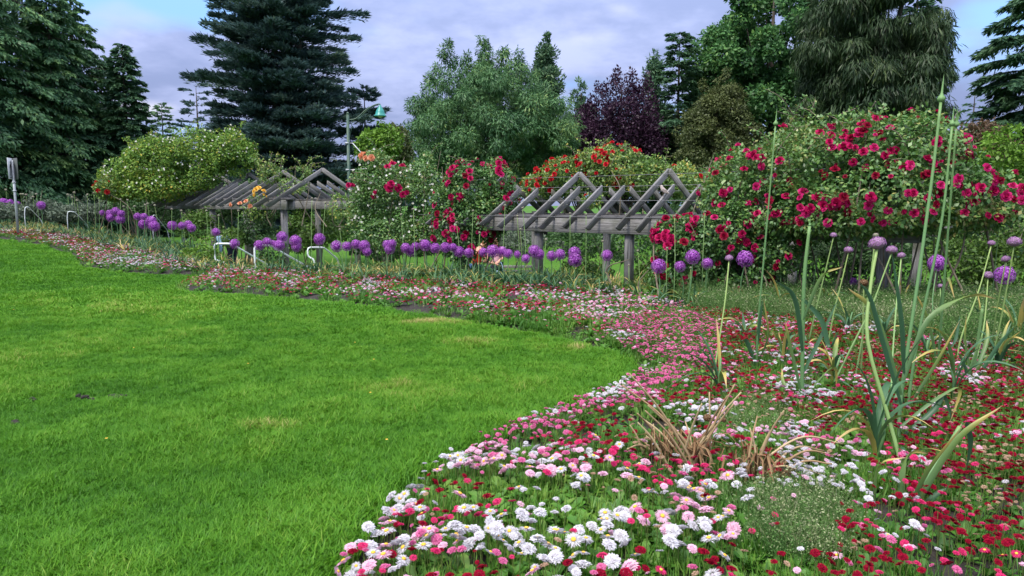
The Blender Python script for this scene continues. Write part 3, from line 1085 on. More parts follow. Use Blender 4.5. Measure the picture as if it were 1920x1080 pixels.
def build_pergola(name, label, gables, s0, s1, dz, zg, rafters_every=4, bolts=True):
    t = thing(name, label, 'pergola', pg((s0 + s1) / 2, PW, zg), 'grey timber pergolas')
    zb, zt, zr = 0.99 + dz, 1.31 + dz, 2.06 + dz
    slope = (zr - (zt + .02)) / PW
    for s in gables:
        for u, h in ((0, zb + .02), (2 * PW, zb + .02)):
            p = MB()
            zz = terr1(*pg(s, u, 0)[:2]) - .1
            beam(p, pg(s, u, zz), pg(s, u, zt + .05), .142, .142, AX)
            o = p.build('post', M['wood'], t)
            if bolts and u == 0:
                for du, dh in ((-.045, .1), (.045, .1), (-.045, .2), (.045, .2)):
                    bm_ = MB()
                    sphere(bm_, pg(s + du * .8, -.152, zb + dh), .016, 8, 5)
                    bo = bm_.build('bolt', M['wire'], t)
                    bo.parent = o
    for u, zo in ((0, 0), (2 * PW, 0)):
        for k, (uo, mat, za, zc) in enumerate(((-.12, 'wood', zb, zt - .05), (.12, 'wood', zb, zt - .05))):
            p = MB()
            beam(p, pg(s0, u + uo, (za + zc) / 2), pg(s1, u + uo, (za + zc) / 2), .055, zc - za)
            p.build('beam', M[mat], t)
        p = MB()
        beam(p, pg(s0 - .03, u, zt - .02), pg(s1 + .03, u, zt - .02), .30, .055)
        p.build('cap_plank', M['wood_dark'], t)
    step = 2.05 / rafters_every
    ss = []
    s = gables[0]
    while s > s0 + .1:
        s -= step
    while s < s1 + .05:
        if s > s0 - .01:
            ss.append(s)
        s += step

    def zr_at(u):
        uu = u if u < PW else 2 * PW - u
        return zt + .10 + slope * uu
    for s in ss:
        full = min(abs(s - g_) for g_ in gables) < .1
        lo, mid = -.60 + random.uniform(-.03, .03), PW if full else PW * .56 + random.uniform(-.04, .04)
        for side in (0, 1):
            f = (lambda u: u) if side == 0 else (lambda u: 2 * PW - u)
            p = MB()
            off = 0.028 if side and full else -0.028
            so = s + (0.10 if full else 0)
            upv = norm(np.array((0, 0, 1.0)) - 0)
            beam(p, pg(so + off, f(lo), zr_at(lo)), pg(so + off, f(mid + (.03 if full else 0)), zr_at(mid)), .045, .125, (0, 0, 1), ends=(.10, 0 if full else .06))
            p.build('rafter', M['wood'], t)
    if bolts:
        for u, side in ((-.35, 0), (.15, 0), (.62, 0), (1.0, 0), (.5, 1)):
            uu = u if side == 0 else 2 * PW - u
            p = MB()
            tube(p, [pg(s0 - .2, uu, zr_at(u) + .09), pg((s0 + s1) / 2, uu, zr_at(u) + .085), pg(s1 + .2, uu, zr_at(u) + .09)], .004, 4)
            p.build('wire', M['wire'], t)
    return zr_at


ZC = build_pergola('pergola', 'grey timber pergola with open gables between the crimson rose bushes', [-2.05, 0, 2.05, 4.1, 6.15], -2.9, 6.6, 0.0, -1.12)
build_pergola('pergola', 'weathered gabled pergola beyond the white handrails, half under the yellowing rambler rose', [-9.03, -11.08, -13.13, -15.18], -16.2, -8.7, 0.39, -.7, bolts=False)


# ------------------------------------------------------------------ steps, path and handrails
def build_steps():
    base = GH(452, 512)
    d = norm(np.array((0.55, 0.83, 0)))
    s = np.array((d[1], -d[0], 0))
    t = thing('garden_steps', 'concrete garden steps going down between the white handrails to the weathered pergola', 'steps', (base[0], base[1], -.7))
    for k in range(5):
        p = MB()
        c = base + d * (.2 + .34 * k)
        z1 = base[2] + .02 - .15 * k
        beam(p, np.array((*(c - s * .9)[:2], z1 - .3)), np.array((*(c + s * .9)[:2], z1 - .3)), .34, .6)
        p.build('step', M['concrete'], t)
    mb = MB()
    a = base + d * 1.9
    b = pg(-9.6, PW, 0)
    c = pg(-16, PW, 0)
    line = bez([a, (a + b) / 2, b, c], 30)
    v, q = [], []
    for i, p_ in enumerate(line):
        tg = norm(np.gradient(line, axis=0)[i])
        sd = np.array((tg[1], -tg[0], 0))
        for w in (-.8, .8):
            e = p_ + sd * w
            v.append((e[0], e[1], terr1(e[0], e[1]) + .012))
    i = np.arange(len(line) - 1) * 2
    mb.add(v, np.stack([i, i + 1, i + 3, i + 2], 1))
    o = mb.build('path', M['concrete'], None, True)
    o['kind'] = 'structure'


build_steps()


def rail(label, pts, Y0, Y1, r=.024):
    """pts in pixels; depth runs from Y0 to Y1"""
    n = len(pts)
    w = [PY(px, py, Y0 + (Y1 - Y0) * f) for (px, py, f) in pts]
    gx, gy = w[0][0], w[0][1]
    w = [np.array((w[0][0], w[0][1], min(w[0][2], bedz([gx], [gy])[0] - .03)))] + w[0:]
    t = thing('handrail', label, 'handrail', w[0], 'white pipe handrails')
    if r < .018:
        w.append(np.array((w[-1][0] + .1, w[-1][1] + .1, bedz([w[-1][0] + .1], [w[-1][1] + .1])[0] - .05)))
    # rounded corners
    out = [w[0]]
    for a, b, c in zip(w, w[1:], w[2:]):
        l1, l2 = np.linalg.norm(a - b), np.linalg.norm(c - b)
        k = min(.07, l1 * .45, l2 * .45)
        p1, p2 = b + (a - b) / max(l1, 1e-6) * k, b + (c - b) / max(l2, 1e-6) * k
        out += [p1, (p1 + p2) / 4 + b / 2, p2]
    out.append(w[-1])
    mb = MB()
    tube(mb, out, r, 8)
    mb.build('rail', M['white_metal'], t, True)
    # a support post under the far end and one midway
    for e in (w[-1],) if r > .018 else ():
        g = bedz([e[0]], [e[1]])[0] - .05
        if e[2] - g > .1:
            mb = MB()
            tube(mb, [e, np.array((e[0], e[1], g))], r * .85, 8)
            mb.build('post', M['white_metal'], t, True)
    return t


rail('white pipe handrail with a looped end beside the blue green leaves, leftmost at the steps', [(422, 508, 0), (421, 491, 0), (403, 488, 0), (402, 457, 0), (433, 457, .1), (513, 503, 1)], 16.3, 17.6)
rail('white pipe handrail in the middle of the steps before the pale gable posts', [(478, 492, 0), (477, 461, 0), (505, 460, .15), (582, 503, 1)], 16.6, 18.2)
rail('white pipe handrail with looped end below the orange yellow roses, rightmost at the steps', [(590, 494, 0), (588, 486, 0), (577, 481, 0), (577, 464, 0), (607, 464, .3), (633, 486, .9), (637, 503, 1)], 16.6, 17.6, .02)
rail('thin white handrail just beside the pedestrian sign', [(46, 403, 0), (47, 388, 0), (53, 388, .1), (76, 411, 1)], 24, 25.5, .013)
rail('thin white handrail among tall allium stalks past the sign', [(126, 408, 0), (127, 396, 0), (139, 397, .1), (163, 420, 1)], 23.5, 24.5, .014)
rail('short white handrail behind the purple alliums under the yellowing rambler', [(286, 418, 0), (287, 403, 0), (291, 404, .1), (314, 432, 1)], 21.5, 22.5, .012)


# ------------------------------------------------------------------ street lamp and sign
def build_lamp():
    D = 30.0
    b = PY(655, 385, D)
    b[2] = terr1(b[0], b[1])
    t = thing('street_lamp', 'green street lamp with a teal bell shade on a curved arm', 'street lamp', b)
    top = PY(652, 215, D)
    mb = MB()
    tube(mb, [(b[0], D, b[2] - .1), (b[0], D, b[2] + 2), top], (.085, .08, .06), 12)
    sphere(mb, top + np.array((0, 0, .05)), .06, 10, 6)
    mb.build('pole', M['lamp_green'], t, True)
    arm = bez([PY(653, 225, D), PY(668, 222, D), PY(685, 207, D), PY(700, 198, D), PY(711, 195, D), PY(713, 199, D)], 22)
    mb = MB()
    tube(mb, arm, .028, 8)
    arm2 = bez([PY(672, 226, D), PY(684, 211, D), PY(698, 200, D), PY(709, 197, D)], 14)
    tube(mb, arm2, .018, 6)
    mb.build('arm', M['lamp_green'], t, True)
    c = PY(663.5, 234, D)
    mb = MB()
    a = np.linspace(0.2, 5.9, 18)
    tube(mb, np.stack([c[0] + .10 * np.cos(a), np.full(18, D), c[2] + .15 * np.sin(a)], 1), .012, 6)
    tube(mb, bez([PY(660, 238, D), PY(657, 250, D), PY(656, 258, D)], 6), .012, 6)
    mb.build('scroll', M['lamp_green'], t, True)
    s = PY(713, 218, D)
    mb = MB()
    lathe(mb, [(.03, .47), (.05, .44), (.055, .40), (.10, .36), (.105, .33), (.15, .27), (.19, .16), (.205, .09), (.26, .02), (.27, 0), (.25, .0), (.19, .07), (.1, .2)], 24, s)
    mb.build('lamp_shade', M['teal'], t, True)
    mb = MB()
    sphere(mb, s + np.array((0, 0, .03)), .12, 12, 8, sq=(1, 1, .8))
    mb.build('lamp_glass', solid_mat('lamp_glass', (.5, .55, .55), None, .2), t, True)
    for y, x2, y2 in ((318.5, 742, 311), (268.5, 684, 294)):
        mb = MB()
        tube(mb, [PY(654, y, D), PY(661, y, D), PY(x2, y2, D - .6)], (.02, .025, .022), 6)
        lathe(mb, [(.07, -.03), (.098, -.03), (.098, .03), (.07, .03)], 12, (b[0] - .02, D, PY(655, y, D)[2]))
        mb.build('stay', M['steel'], t, True)


build_lamp()


def build_sign():
    D = 21.5
    b = PY(31, 400, D)
    b[2] = terr1(b[0], b[1])
    t = thing('pedestrian_sign', 'narrow white pedestrian sign with black walking figure on a grey pole', 'sign', b)
    top = PY(30.5, 300, D)
    mb = MB()
    tube(mb, [(b[0], D, b[2] - .1), (b[0], D, top[2])], .035, 10)
    mb.build('pole', M['steel'], t, True)
    for y in (342, 358):
        mb = MB()
        lathe(mb, [(.036, -.02), (.05, -.02), (.05, .02), (.036, .02)], 12, (b[0], D, PY(31, y, D)[2]))
        mb.build('clamp', M['steel'], t, True)
    zc, h, w = (PY(30, 297, D)[2] + PY(30, 336, D)[2]) / 2, .64, .46
    v = norm(np.array((b[0], D, 0)))
    pp = np.array((v[1], -v[0], 0))
    for k in (0, 1):
        d = pp * math.cos(rad(74)) + v * math.sin(rad(74)) * (1 if k == 0 else -1)
        nrm = np.array((-d[1], d[0], 0))
        if nrm @ v > 0:
            nrm = -nrm
        ctr = np.array((b[0], D, zc)) + pp * (-.055 if k == 0 else .06) - v * .05
        mb = MB()
        beam(mb, ctr - d * w / 2, ctr + d * w / 2, .012, h)
        o = mb.build('sign_panel', M['sign_white'] if k == 0 else M['sign_back'], t)
        if k == 0:
            n2 = np.array((nrm[0], nrm[1], 0))
            fr = ctr + n2 * .009
            mb = MB()

            def P2(x, z):
                return fr + d * x * w + np.array((0, 0, z * h))

            def poly(pts):
                mb.add([P2(*q) for q in pts], [np.arange(len(pts))])
            poly([(.07 * math.cos(a), .30 + .05 * math.sin(a)) for a in np.linspace(0, 6.28, 13)[:-1]])
            poly([(-.09, .23), (.09, .23), (.10, .0), (-.08, .0)])
            poly([(-.08, .0), (.02, .0), (-.14, -.33), (-.24, -.33)])
            poly([(0, .0), (.10, .0), (.24, -.33), (.14, -.33)])
            poly([(-.09, .23), (-.06, .16), (-.2, -.02), (-.25, .02)])
            poly([(.09, .23), (.2, .1), (.24, -.02), (.19, -.03), (.09, .12)])
            poly([(-.32, -.40), (.32, -.40), (.32, -.43), (-.32, -.43)])
            pm = mb.build('pictogram', M['black'], t)
            for c_ in (-1, 1):
                pass
    return t


build_sign()


# ------------------------------------------------------------------ roses
def bloom_mesh(mat, seed, layers=((.30, 4, .9), (.58, 6, .62), (.86, 7, .34), (1.0, 7, .1))):
    g = np.random.default_rng(seed)
    mb = MB()
    for r, n, cup in layers:
        for k in range(n):
            a = 6.283 * (k + g.random() * .5) / n + r * 7
            d = np.array((math.cos(a), math.sin(a), 0))
            s = np.array((-d[1], d[0], 0))
            z0 = .12 + (1 - r) * .25
            w = (.42 + .36 * r) * g.uniform(.85, 1.1)
            zt = z0 + cup * .62 + g.normal(0, .04)
            base = d * r * .25 + np.array((0, 0, z0 - .18))
            mid = d * r * .85 + np.array((0, 0, (z0 + zt) / 2 - .05))
            tip = d * r * (1.0 + .12 * (1 - cup)) + np.array((0, 0, zt - .10 * r))
            v = [base, mid - s * w * .55, tip - s * w * .3, tip + s * w * .3, mid + s * w * .55]
            mb.add(v, [np.array((0, 1, 2, 3, 4))], np.clip(g.normal(.45, .22) + .2 * r, 0, 1))
    sphere(mb, (0, 0, .1), .34, 8, 5, .1)
    return mb.mesh('rose_bloom', M['bloom_' + mat])


BM = {k: [bloom_mesh(k, 70 + i * 3 + j) for j in range(3)] for i, k in enumerate(BLOOMS)}


def ell_points(ells, n, g, shell=(.72, 1.04)):
    """ells: (px, py, rx, ry, Y, ry_depth) -> leaf points near the surface of the union and their outward directions"""
    C = np.array([PY(e[0], e[1], e[4]) for e in ells])
    R = np.array([(e[2] / F * e[4], e[5], e[3] / F * e[4]) for e in ells])
    wt = R.prod(1) ** .6
    k = g.choice(len(ells), n, p=wt / wt.sum())
    d = norm(g.normal(size=(n, 3)))
    r = g.uniform(shell[0], shell[1], n)
    q = d * 2.1 + k[:, None] * 3.7 + 9
    lump = vnoise(q[:, [0, 2]], 1.0, 61) + vnoise(q[:, [1, 2]], 1.0, 62) - 1.0
    lump2 = vnoise(q[:, [0, 2]], 2.6, 63) + vnoise(q[:, [1, 0]], 2.6, 64) - 1.0
    r = r * (1.02 + .30 * lump + .16 * lump2)
    P = C[k] + d * R[k] * r[:, None]
    return P, norm(d / R[k]), k, C, R


def rose_bush(name, label, cat, ells, mat, n_leaf, leaf, blooms, seed, bloom_r=.06, group=None, shoots=14, canes=20, dots=None, ground=None, tint=.42, zmin=None, cane_zone=None):
    g = np.random.default_rng(seed)
    C0 = np.mean([PY(e[0], e[1], e[4]) for e in ells], 0)
    t = thing(name, label, cat, (C0[0], C0[1], terr1(C0[0], C0[1])), group)
    mb, cn = MB(), MB()
    P, Nn, k, C, R = ell_points(ells, n_leaf, g)
    patch = vnoise(P[:, [0, 2]], 2.2, seed % 50) + .5 * vnoise(P[:, [1, 2]], 5, seed % 50 + 1)
    keep = patch > .42 + .1 * g.random(n_leaf)
    P, Nn, patch = P[keep], Nn[keep], patch[keep]
    n = len(P)
    D = Nn * .5 + g.normal(0, .7, (n, 3)) + np.array((0, 0, -.25))
    face = Nn * .7 + np.array((0, 0, .8)) + g.normal(0, .45, (n, 3))
    T = np.clip(tint + (patch - .7) * .35 + g.normal(0, .2, n), 0, 1)
    Ls = leaf * g.uniform(.6, 1.3, n)
    kites(mb, P, D, face, Ls, Ls * .62, T, .06)
    # arching shoots that break the outline
    top = np.argsort(-P[:, 2])[: n // 3]
    for _ in range(shoots):
        a = P[g.choice(top)]
        d = norm(np.array((g.normal(0, .7), g.normal(0, .5), 1.0)))
        ln = g.uniform(.2, .62)
        q = bez([a - d * .15, a + d * ln * .6, a + d * ln + np.array((d[0] * .2, 0, -.05))], 8)
        tube(cn, q, .006, 4, cap=False)
        m = int(ln * 70)
        s = g.choice(len(q), m)
        dd = norm(g.normal(size=(m, 3)))
        Ls = leaf * g.uniform(.6, 1.2, m)
        kites(mb, q[s] + dd * .02, dd + np.array((0, 0, -.2)), np.array((0, 0, 1)) + g.normal(0, .4, (m, 3)), Ls, Ls * .6, np.clip(g.normal(.6, .2, m), 0, 1), .05)
    for _ in range(canes):
        e = C[g.integers(len(C))] + g.normal(0, .25, 3)
        b = np.array((e[0] + g.normal(0, .35), e[1] + g.normal(0, .35), 0))
        b[2] = terr1(b[0], b[1]) if ground is None else ground
        mid = (b + e) / 2 + g.normal(0, .22, 3)
        tube(cn, bez([b, mid, e], 10), np.linspace(.018, .006, len(bez([b, mid, e], 10))), 5, cap=False)
    o = mb.build('foliage', M[mat], t)
    o['kind'] = 'stuff'
    if cn.n:
        o = cn.build('canes', M['cane'], t)
        o['kind'] = 'stuff'
    # blooms, each a part of its own
    for color, cnt, where, br in blooms:
        cand, nn, *_ = ell_points(ells if where is None else where, cnt * 14, g, (.98, 1.10))
        inb = np.ones(len(cand), bool)
        for c_, r_ in zip(C, R):
            inb &= (((cand - c_) / (r_ * .84)) ** 2).sum(1) > 1
        ok = (nn[:, 1] < .25) & (nn[:, 2] > -.55) & inb
        cand, nn = cand[ok], nn[ok]
        cl = vnoise(cand[:, [0, 2]], 2.6, 20 + seed % 9)
        pick = np.argsort(-(cl * .85 + g.random(len(cand))))[:cnt]
        for j in pick:
            nv = norm(nn[j] + np.array((0, -.35, .25)) + g.normal(0, .25, 3))
            q = Vector(nv).to_track_quat('Z', 'Y')
            link('rose_bloom', BM[color][g.integers(3)], t, Vector(cand[j]) - t.location, q.to_euler(), float(br * g.choice((g.uniform(.38, .6), g.uniform(.7, 1.0), g.uniform(.9, 1.2)), p=(.22, .4, .38))))
    if dots:
        color, cnt, r = dots
        cand, nn, *_ = ell_points(ells, cnt * 3, g, (.98, 1.08))
        ok = (nn[:, 1] < .5) & (nn[:, 2] > -.4)
        cand = cand[ok][:cnt]
        m2 = MB()
        for a in np.arange(5) * 1.2566:
            d = np.array((math.cos(a), -.5, math.sin(a)))
            kites(m2, cand, d + g.normal(0, .2, cand.shape), np.array((0, -1, .6)) + g.normal(0, .3, cand.shape), r, r * .9, g.random(len(cand)), .05)
        o = m2.build('blossoms', M['bloom_' + color], t)
        o['kind'] = 'stuff'
    return t


def build_roses():
    GR = 'climbing roses on the pergolas'
    big = [(1415, 350, 92, 72, 10.9, .8), (1500, 312, 105, 78, 10.5, .95), (1600, 302, 110, 76, 10.0, .95), (1700, 287, 92, 74, 9.6, .9), (1750, 345, 92, 72, 9.4, .9), (1640, 365, 120, 72, 9.5, .9),
           (1520, 390, 100, 56, 10.0, .8), (1835, 375, 72, 52, 9.3, .7), (1365, 340, 42, 46, 11.6, .6), (1610, 412, 110, 32, 9.5, .7), (1760, 405, 110, 32, 9.3, .7), (1440, 405, 60, 44, 10.4, .6)]
    rose_bush('climbing_rose', 'huge dark green climbing rose smothered in crimson blooms over the end of the grey pergola', 'rose', big, 'rose_leaf', 52000, .066,
              [('crimson', 160, None, .056), ('magenta', 80, None, .058), ('dark_red', 56, None, .05)], 3, group=GR, shoots=60, canes=34, tint=.60)
    col = [(1275, 435, 50, 28, 10.9, .4), (1305, 485, 75, 58, 10.7, .4), (1370, 440, 70, 62, 10.5, .45), (1400, 515, 62, 50, 10.5, .4), (1262, 510, 38, 44, 10.9, .35), (1450, 470, 45, 50, 10.3, .4)]
    rose_bush('climbing_rose', 'lower crimson climbing rose hanging in front of the pergola post beside the lone allium globes', 'rose', col, 'rose_leaf', 22000, .06,
              [('crimson', 40, [(1275, 445, 50, 36, 10.8, .42)], .06), ('crimson', 50, None, .06), ('dark_red', 30, None, .055), ('magenta', 10, None, .06)], 8, group=GR, shoots=8, canes=22, tint=.40)
    left = [(880, 360, 52, 52, 15.0, .7), (925, 345, 38, 42, 15.2, .6), (870, 430, 52, 62, 14.8, .6), (905, 405, 42, 50, 14.9, .6), (840, 390, 30, 40, 15.1, .5), (935, 400, 28, 40, 15, .5), (858, 330, 24, 26, 15.2, .4), (948, 372, 24, 26, 15.0, .3)]
    rose_bush('climbing_rose', 'upright crimson climbing rose left of the grey gables, above the long row of alliums', 'rose', left, 'rose_leaf', 23000, .07,
              [('crimson', 60, None, .07), ('magenta', 24, None, .07), ('dark_red', 24, None, .062)], 12, group=GR, shoots=14, canes=16, tint=.40)
    top = [(1070, 330, 62, 34, 16.3, .7), (1150, 320, 70, 42, 16.0, .8), (1215, 335, 60, 36, 15.7, .7), (1275, 340, 45, 34, 15.4, .6), (1010, 350, 34, 24, 16.6, .5), (1120, 302, 40, 22, 16.1, .6), (1108, 376, 20, 12, 15.0, .25)]
    rose_bush('climbing_rose', 'light green rambling rose with scarlet blooms on top behind the grey gables', 'rose', top, 'rose_leaf_light', 17000, .07,
              [('scarlet', 120, None, .056)], 15, group=GR, shoots=26, canes=10, tint=.5, ground=1.0)
    mid = [(735, 370, 74, 62, 16.6, .8), (700, 340, 40, 48, 16.8, .6), (790, 370, 50, 60, 16.4, .7), (740, 430, 80, 42, 16.4, .7), (800, 430, 36, 42, 16.2, .6), (705, 305, 20, 22, 16.8, .4), (680, 400, 30, 42, 16.8, .5), (800, 310, 16, 24, 16.8, .3)]
    rose_bush('climbing_rose', 'tall bush rose speckled with tiny white blossoms and a few red and peach blooms', 'rose', mid, 'rose_leaf', 27000, .065,
              [('crimson', 11, [(740, 350, 34, 40, 15.9, .4)], .075), ('peach', 6, [(705, 298, 26, 18, 16.5, .4)], .085), ('crimson', 3, [(660, 350, 10, 12, 16.3, .3)], .06)], 21, group=GR, shoots=26, canes=16, dots=('white', 150, .034), tint=.55)
    ram = [(235, 330, 46, 32, 22.5, .8), (300, 305, 60, 44, 22.6, 1.0), (370, 290, 66, 42, 22.8, 1.0), (430, 290, 46, 44, 22.8, .9), (300, 345, 66, 30, 22.2, .8), (375, 330, 50, 26, 22.6, .7), (265, 290, 30, 22, 22.6, .6), (222, 360, 30, 18, 22.0, .5), (450, 296, 24, 20, 22.8, .5)]
    rose_bush('rambler_rose', 'big yellow green rambler with small white blossoms over the weathered pergola', 'rose', ram, 'yellow_leaf', 40000, .085,
              [], 25, group=GR, shoots=40, canes=16, dots=('white', 240, .036), tint=.46)
    small = [(505, 325, 22, 18, 20.6, .4), (548, 345, 26, 16, 20.2, .4), (482, 390, 26, 24, 20.0, .3), (568, 322, 14, 12, 20.5, .3), (640, 385, 22, 22, 18.9, .4)]
    rose_bush('rambler_rose', 'sparse pale rose with yellow blooms tangled on the weathered gables', 'rose', small, 'rose_leaf_light', 2600, .07,
              [('yellow', 9, [(488, 372, 12, 18, 18.9, .3)], .07), ('peach', 5, [(455, 385, 22, 8, 19.2, .3)], .06)], 31, group=GR, shoots=26, canes=14, ground=.9, tint=.5)
    rose_bush('rose_shrub', 'little red rose at the foot of the yellow green rambler', 'rose', [(195, 352, 16, 18, 21.4, .3)], 'rose_leaf_light', 900, .08, [('scarlet', 9, None, .07)], 36, group=GR, shoots=3, canes=4)


build_roses()


# ------------------------------------------------------------------ shrubs of the lower garden
def shrub(label, ells, mat, n, leaf, seed, name='garden_shrub', group='shrubs of the lower garden'):
    return rose_bush(name, label, 'shrub', ells, mat, n, leaf, [], seed, group=group, shoots=5, canes=5)


def build_shrubs():
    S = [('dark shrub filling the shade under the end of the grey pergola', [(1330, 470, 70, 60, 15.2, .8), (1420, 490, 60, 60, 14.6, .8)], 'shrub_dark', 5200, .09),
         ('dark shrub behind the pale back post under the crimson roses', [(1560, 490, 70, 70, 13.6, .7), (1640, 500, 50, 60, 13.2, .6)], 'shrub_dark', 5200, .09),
         ('yellow green shrub beyond the tall bud stems under the roses', [(1800, 500, 62, 58, 12.8, .6), (1860, 510, 50, 60, 12.6, .6)], 'shrub_mid', 5600, .08),
         ('green shrub filling the edge behind the small mauve alliums', [(1930, 490, 60, 70, 12.4, .7)], 'shrub_mid', 3000, .08),
         ('bright green maple-like shrub above the far end of the crimson roses', [(1900, 285, 60, 46, 20, 1.0), (1935, 330, 50, 50, 20, 1.0)], 'shrub_bright', 5200, .13),
         ('brown leaved shrub between the crimson roses and the layered spruce', [(1835, 270, 46, 40, 23, 1.0), (1870, 310, 46, 40, 23, 1.0)], 'shrub_brown', 4600, .12),
         ('fresh green bush right behind the street lamp stays', [(700, 275, 32, 28, 33, 1.1), (725, 265, 26, 26, 33, .9)], 'shrub_bright', 3800, .18),
         ('olive bush between the street lamp and the weeping hemlock', [(745, 275, 24, 36, 35, 1.0)], 'olive', 2600, .18),
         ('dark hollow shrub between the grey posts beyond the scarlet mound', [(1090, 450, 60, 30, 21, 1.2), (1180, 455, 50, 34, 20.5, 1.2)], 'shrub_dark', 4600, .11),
         ('grey green low shrub behind the centre posts', [(985, 455, 44, 22, 22, 1.0), (1040, 470, 30, 16, 21.6, .8)], 'shrub_grey', 3200, .1),
         ('low bright shrub beside the grey post between the alliums', [(1085, 505, 34, 20, 17.5, .6), (1120, 515, 30, 16, 17, .5)], 'shrub_mid', 2400, .075),
         ('yellow green low plants at the foot of the front post', [(1215, 520, 30, 26, 15.5, .5)], 'shrub_mid', 1800, .07),
         ('dark green shrub behind the white flowered bush rose', [(720, 450, 60, 36, 20, 1.0), (790, 445, 40, 30, 20, .8)], 'shrub_dark', 4400, .11),
         ('mixed rose shrub behind the entrance gable', [(590, 425, 50, 38, 23.5, 1.0), (560, 440, 36, 30, 23, .8)], 'shrub_mid', 4600, .11),
         ('green shrub below the yellow roses on the weathered gables', [(480, 430, 36, 30, 20.2, .5), (510, 470, 28, 30, 19.4, .4)], 'shrub_dark', 3400, .08),
         ('low rose shrub behind the leftmost steps rail', [(375, 425, 40, 24, 21, .7), (440, 445, 22, 16, 20, .5)], 'shrub_mid', 3400, .085),
         ('grey green low shrub behind the pedestrian sign', [(85, 392, 26, 14, 27, 1.0), (20, 395, 30, 12, 26, .9)], 'shrub_grey', 3400, .11),
         ('grey green low shrub between the far handrails', [(175, 398, 44, 14, 25, 1.0), (130, 400, 26, 12, 25, .8)], 'shrub_grey', 3400, .11),
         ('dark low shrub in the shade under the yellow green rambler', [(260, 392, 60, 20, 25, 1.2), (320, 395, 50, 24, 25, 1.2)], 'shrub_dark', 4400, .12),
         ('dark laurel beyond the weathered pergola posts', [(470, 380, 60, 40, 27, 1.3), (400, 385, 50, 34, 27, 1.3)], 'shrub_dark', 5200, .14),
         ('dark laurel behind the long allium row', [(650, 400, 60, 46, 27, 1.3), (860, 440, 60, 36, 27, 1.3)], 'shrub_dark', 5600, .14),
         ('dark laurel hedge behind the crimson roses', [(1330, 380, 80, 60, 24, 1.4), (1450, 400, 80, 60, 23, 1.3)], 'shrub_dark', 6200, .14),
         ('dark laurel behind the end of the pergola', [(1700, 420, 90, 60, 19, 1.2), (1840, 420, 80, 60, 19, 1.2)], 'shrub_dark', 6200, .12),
         ('clump of blue green blades beside the looped white handrail', [(375, 480, 36, 20, 16.6, .5)], 'shrub_bright', 1500, .07)]
    for i, (lb, e, m, n, lf) in enumerate(S):
        shrub(lb, e, m, n, lf, 200 + i)


build_shrubs()


# ------------------------------------------------------------------ alliums
def floret_head(mat, n, pet, seed, half=False, core=.72, tmean=.5, zsq=1.0):
    g = np.random.default_rng(seed)
    mb = MB()
    i = np.arange(n) + .5
    phi = np.arccos(1 - 2 * i / n * (0.68 if half else 1.0))
    th = math.pi * (1 + 5 ** .5) * i
    d = np.stack([np.cos(th) * np.sin(phi), np.sin(th) * np.sin(phi), np.cos(phi)], 1)
    d = norm(d + g.normal(0, .04, d.shape))
    r = g.uniform(.82, 1.0, n)[:, None]
    P = d * r * np.array((1, 1, zsq))
    a = norm(np.cross(d, rnd_dir(n)))
    b = np.cross(d, a)
    for k in range(3):
        an = k * math.pi / 3
        e = a * math.cos(an) + b * math.sin(an)
        kites(mb, P - e * pet, e + d * .05, d, 2 * pet, pet * .55, np.clip(tmean + g.normal(0, .33, n), 0, 1), .10)
    sphere(mb, (0, 0, 0), core, 12, 8, max(0, tmean - .45), sq=(1, 1, zsq))  # core coloured darker, painting shade into the gaps between florets
    return mb


HEADS = {'globe': [floret_head('globe', 230, .155, 90 + k, core=.58).mesh('flower_head', M['globe']) for k in range(3)],
         'opening': [floret_head('open', 240, .12, 95 + k, True, .80, .62, .82).mesh('flower_head', M['open']) for k in range(2)],
         'button': [floret_head('seed', 60, .22, 97 + k, False, .8, .62, .85).mesh('seed_head', M['seed']) for k in range(2)]}


def leaf_variants():
    out = []
    for k in range(6):
        g = np.random.default_rng(300 + k)
        L = g.uniform(.30, .46)
        arch = g.uniform(.4, 1.3)
        u = np.linspace(0, 1, 9)
        x = L * (u ** 1.1) * (.35 + .5 * arch * u)
        z = L * (1.0 * u - .62 * arch * u ** 2.4)
        mb = MB()
        t0 = g.uniform(.15, .5)
        ribbon(mb, np.stack([x, np.zeros(9), z], 1), g.uniform(.028, .045), (0, 1, 0), t0, g.choice([t0, .8, 1.0, .95]))
        out.append(mb.mesh('leaf', M['strap']))
    return out


LEAVES = leaf_variants()
BUDM = MB()
lathe(BUDM, [(.12, -.12), (.55, .15), (.95, .6), (1.0, 1.0), (.8, 1.5), (.45, 1.95), (.3, 2.6), (.26, 3.6), (.18, 5.2), (.06, 7.0), (.01, 7.6)], 12, tint=.55)
BUDM = BUDM.mesh('flower_bud', M['allium_stem'], smooth=True)
BROWN = floret_head('dry', 70, .22, 99, False, .85, .35, .9)
BROWN = BROWN.mesh('seed_head', M['dry'])


def back_depth(px):
    """depth of the allium strip behind the daisies"""
    xs = [p[0] for p in BACK_PX]
    y = np.interp(px, xs, [p[1] for p in BACK_PX])
    return GH(px, y)[1]


ORD = ['first', 'second', 'third', 'fourth', 'fifth', 'sixth', 'seventh', 'eighth', 'ninth', 'tenth', 'eleventh', 'twelfth', 'thirteenth', 'fourteenth', 'fifteenth', 'sixteenth', 'seventeenth', 'eighteenth', 'nineteenth', 'twentieth', 'twenty-first', 'twenty-second', 'twenty-third', 'twenty-fourth', 'twenty-fifth', 'twenty-sixth', 'twenty-seventh', 'twenty-eighth', 'twenty-ninth', 'thirtieth'] + ['later'] * 60


